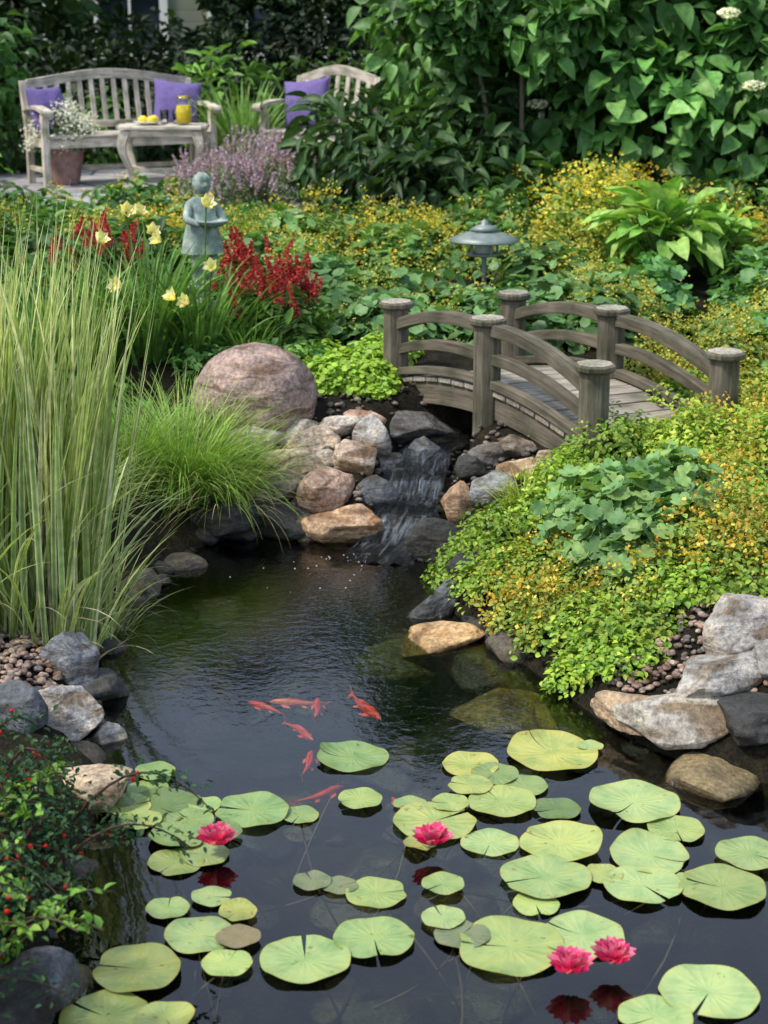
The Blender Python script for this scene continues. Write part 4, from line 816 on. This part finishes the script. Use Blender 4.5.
def mound(name,items,pl_,tm,size,n,h,W=1.,fr=None):
    B=Batch()
    for x,y,r_ in items:
        hh=h*(r_/.2)*random.uniform(.75,1.35)
        ground_dome(B,x,y,r_,hh,int(n*(r_/.2)**2),size,np.array(pl_)*random.uniform(.75,1.12),tm,.6,W,rag=.5)
        if fr: froth(B,x,y,r_*1.0,hh*1.08,int(fr[0]*(r_/.2)**2),fr[1],fr[2],thick=.3)
    return B.obj(name,M_leaf)
def S(px,py,z,r_): x,y,_=survey(px,py,z); return (x,y,r_)
LIME=[(.31,.47,.05),(.24,.40,.045),(.39,.50,.06),(.17,.32,.05)]
mound('lime_sedum',[S(470,545,.15,.13),S(500,520,.2,.15),S(520,570,.15,.13),S(560,480,.33,.15),S(610,455,.38,.16),S(600,665,.07,.12),S(625,680,.06,.10),S(585,630,.12,.12),S(480,580,.1,.10),S(540,500,.28,.14),S(455,560,.08,.09),S(575,675,.05,.09),S(545,640,.06,.10)],LIME,T_leaf,.020,1900,.13,.75)
mound('golden_sedum',[S(530,600,.13,.13),S(565,615,.13,.13),S(545,560,.2,.15),S(500,590,.1,.11),S(590,590,.18,.13),S(640,610,.18,.13),S(520,625,.05,.09)],[(.32,.38,.06),(.25,.36,.05)],T_leaf,.018,1200,.13,.7,(700,.012,[(.66,.46,.05),(.54,.33,.04),(.70,.58,.10)]))
mound('golden_sedum',[S(690,560,.3,.16),S(720,580,.27,.15),S(745,540,.34,.17),S(700,500,.4,.15),S(755,570,.3,.15),S(730,480,.42,.14)],[(.29,.37,.06),(.22,.34,.05)],T_leaf,.020,1300,.14,.7,(800,.014,[(.62,.42,.04),(.50,.30,.04),(.68,.56,.09)]))
mound('lime_sedum',[S(740,600,.26,.13),S(690,600,.24,.13),S(665,580,.24,.13),S(650,640,.15,.10),S(760,500,.42,.17),S(650,440,.42,.13),S(570,450,.4,.13),S(620,640,.12,.12),S(720,470,.42,.13),S(690,455,.42,.13)],LIME,T_leaf,.022,1700,.12,.75)
mound('geranium_plant',[S(600,500,.36,.17),S(640,520,.36,.19),S(672,490,.42,.17),S(620,550,.3,.17),S(655,555,.3,.16),S(590,530,.3,.13)],[(.17,.33,.11),(.22,.39,.13),(.12,.25,.08),(.26,.41,.12)],T_lobed,.066,260,.18,1)
field('golden_groundcover',(.95,5.9,2.4,7.0),34,.16,.13,600,.024,LIME+YG,T_leaf,.7,(.6,400,.013,[(.60,.42,.05),(.56,.50,.09)]),var=.2,bclear=(-.1,1.14,-.15,1.12))
field('golden_groundcover',(1.3,5.15,2.4,5.9),12,.15,.12,600,.023,LIME,T_leaf,.7,(.4,350,.012,[(.6,.42,.04)]))
sedge('sedge_grass',.52,6.1,160,.2,YG,.04,.006)
# ------------------------------------------------------------------ cotoneaster with red berries
B=Batch(); tips=[]
for i in range(150):
    by0=random.uniform(2.8,3.72); bx0=-1.02+random.uniform(-.25,.22 if by0>3.25 else .12); z0=float(H(bx0,by0)); a=random.uniform(-1.9,1.9) if random.random()<.8 else random.uniform(0,6.28); Ln=random.uniform(.2,.45)*(1 if by0>3.25 else .75); lift=random.uniform(.05,.30)
    q=np.linspace(0,1,12); P=np.stack([bx0+np.cos(a)*Ln*q,by0+np.sin(a)*Ln*q*.8,z0+lift*np.sin(np.minimum(q*2.3,2.6))-.02*q],1)
    P[:,2]=np.maximum(P[:,2],.04); B.tube(P,np.linspace(.005,.0015,12),(.09,.05,.035),5)
    n=95; s_=.12+.88*R(n); c=np.stack([np.interp(s_,q,P[:,k]) for k in range(3)],1)+rng.normal(size=(n,3))*.018
    B.inst(T_leaf,c,rd(n)+[math.cos(a)*.5,math.sin(a)*.5,0],nrm(rd(n)*.6+UP),.013+.009*R(n),pal([(.025,.065,.035),(.04,.095,.045),(.07,.14,.05)],n,.3),.6)
    k=random.randint(1,7); s_=R(k); c=np.stack([np.interp(s_,q,P[:,j]) for j in range(3)],1)+rng.normal(size=(k,3))*.012; B.inst(T_pebble,c,rd(k),rd(k),.009+.003*R(k),pal([(.7,.03,.02),(.5,.015,.01)],k,.2))
B.obj('cotoneaster_shrub',M_petal)
B=Batch()
for i in range(20):
    bx0=-.92+random.uniform(-.15,.1); by0=random.uniform(2.9,3.4); z0=float(H(bx0,by0)); a=random.uniform(-.6,1.2); Ln=random.uniform(.15,.32); q=np.linspace(0,1,8)
    P=np.stack([bx0+np.cos(a)*Ln*q,by0+np.sin(a)*Ln*q,z0+.2*np.sin(q*2)],1); B.tube(P,.0025,(.1,.08,.04),5); n=30; s_=R(n); c=np.stack([np.interp(s_,q,P[:,k]) for k in range(3)],1)
    B.inst(T_leaf,c,rd(n),nrm(rd(n)*.5+UP),.022+.01*R(n),pal(BG,n,.25),.6)
B.obj('honeysuckle_sprigs',M_leaf)
print('done',sum(len(o.data.polygons) for o in bpy.data.objects if o.type=='MESH'))
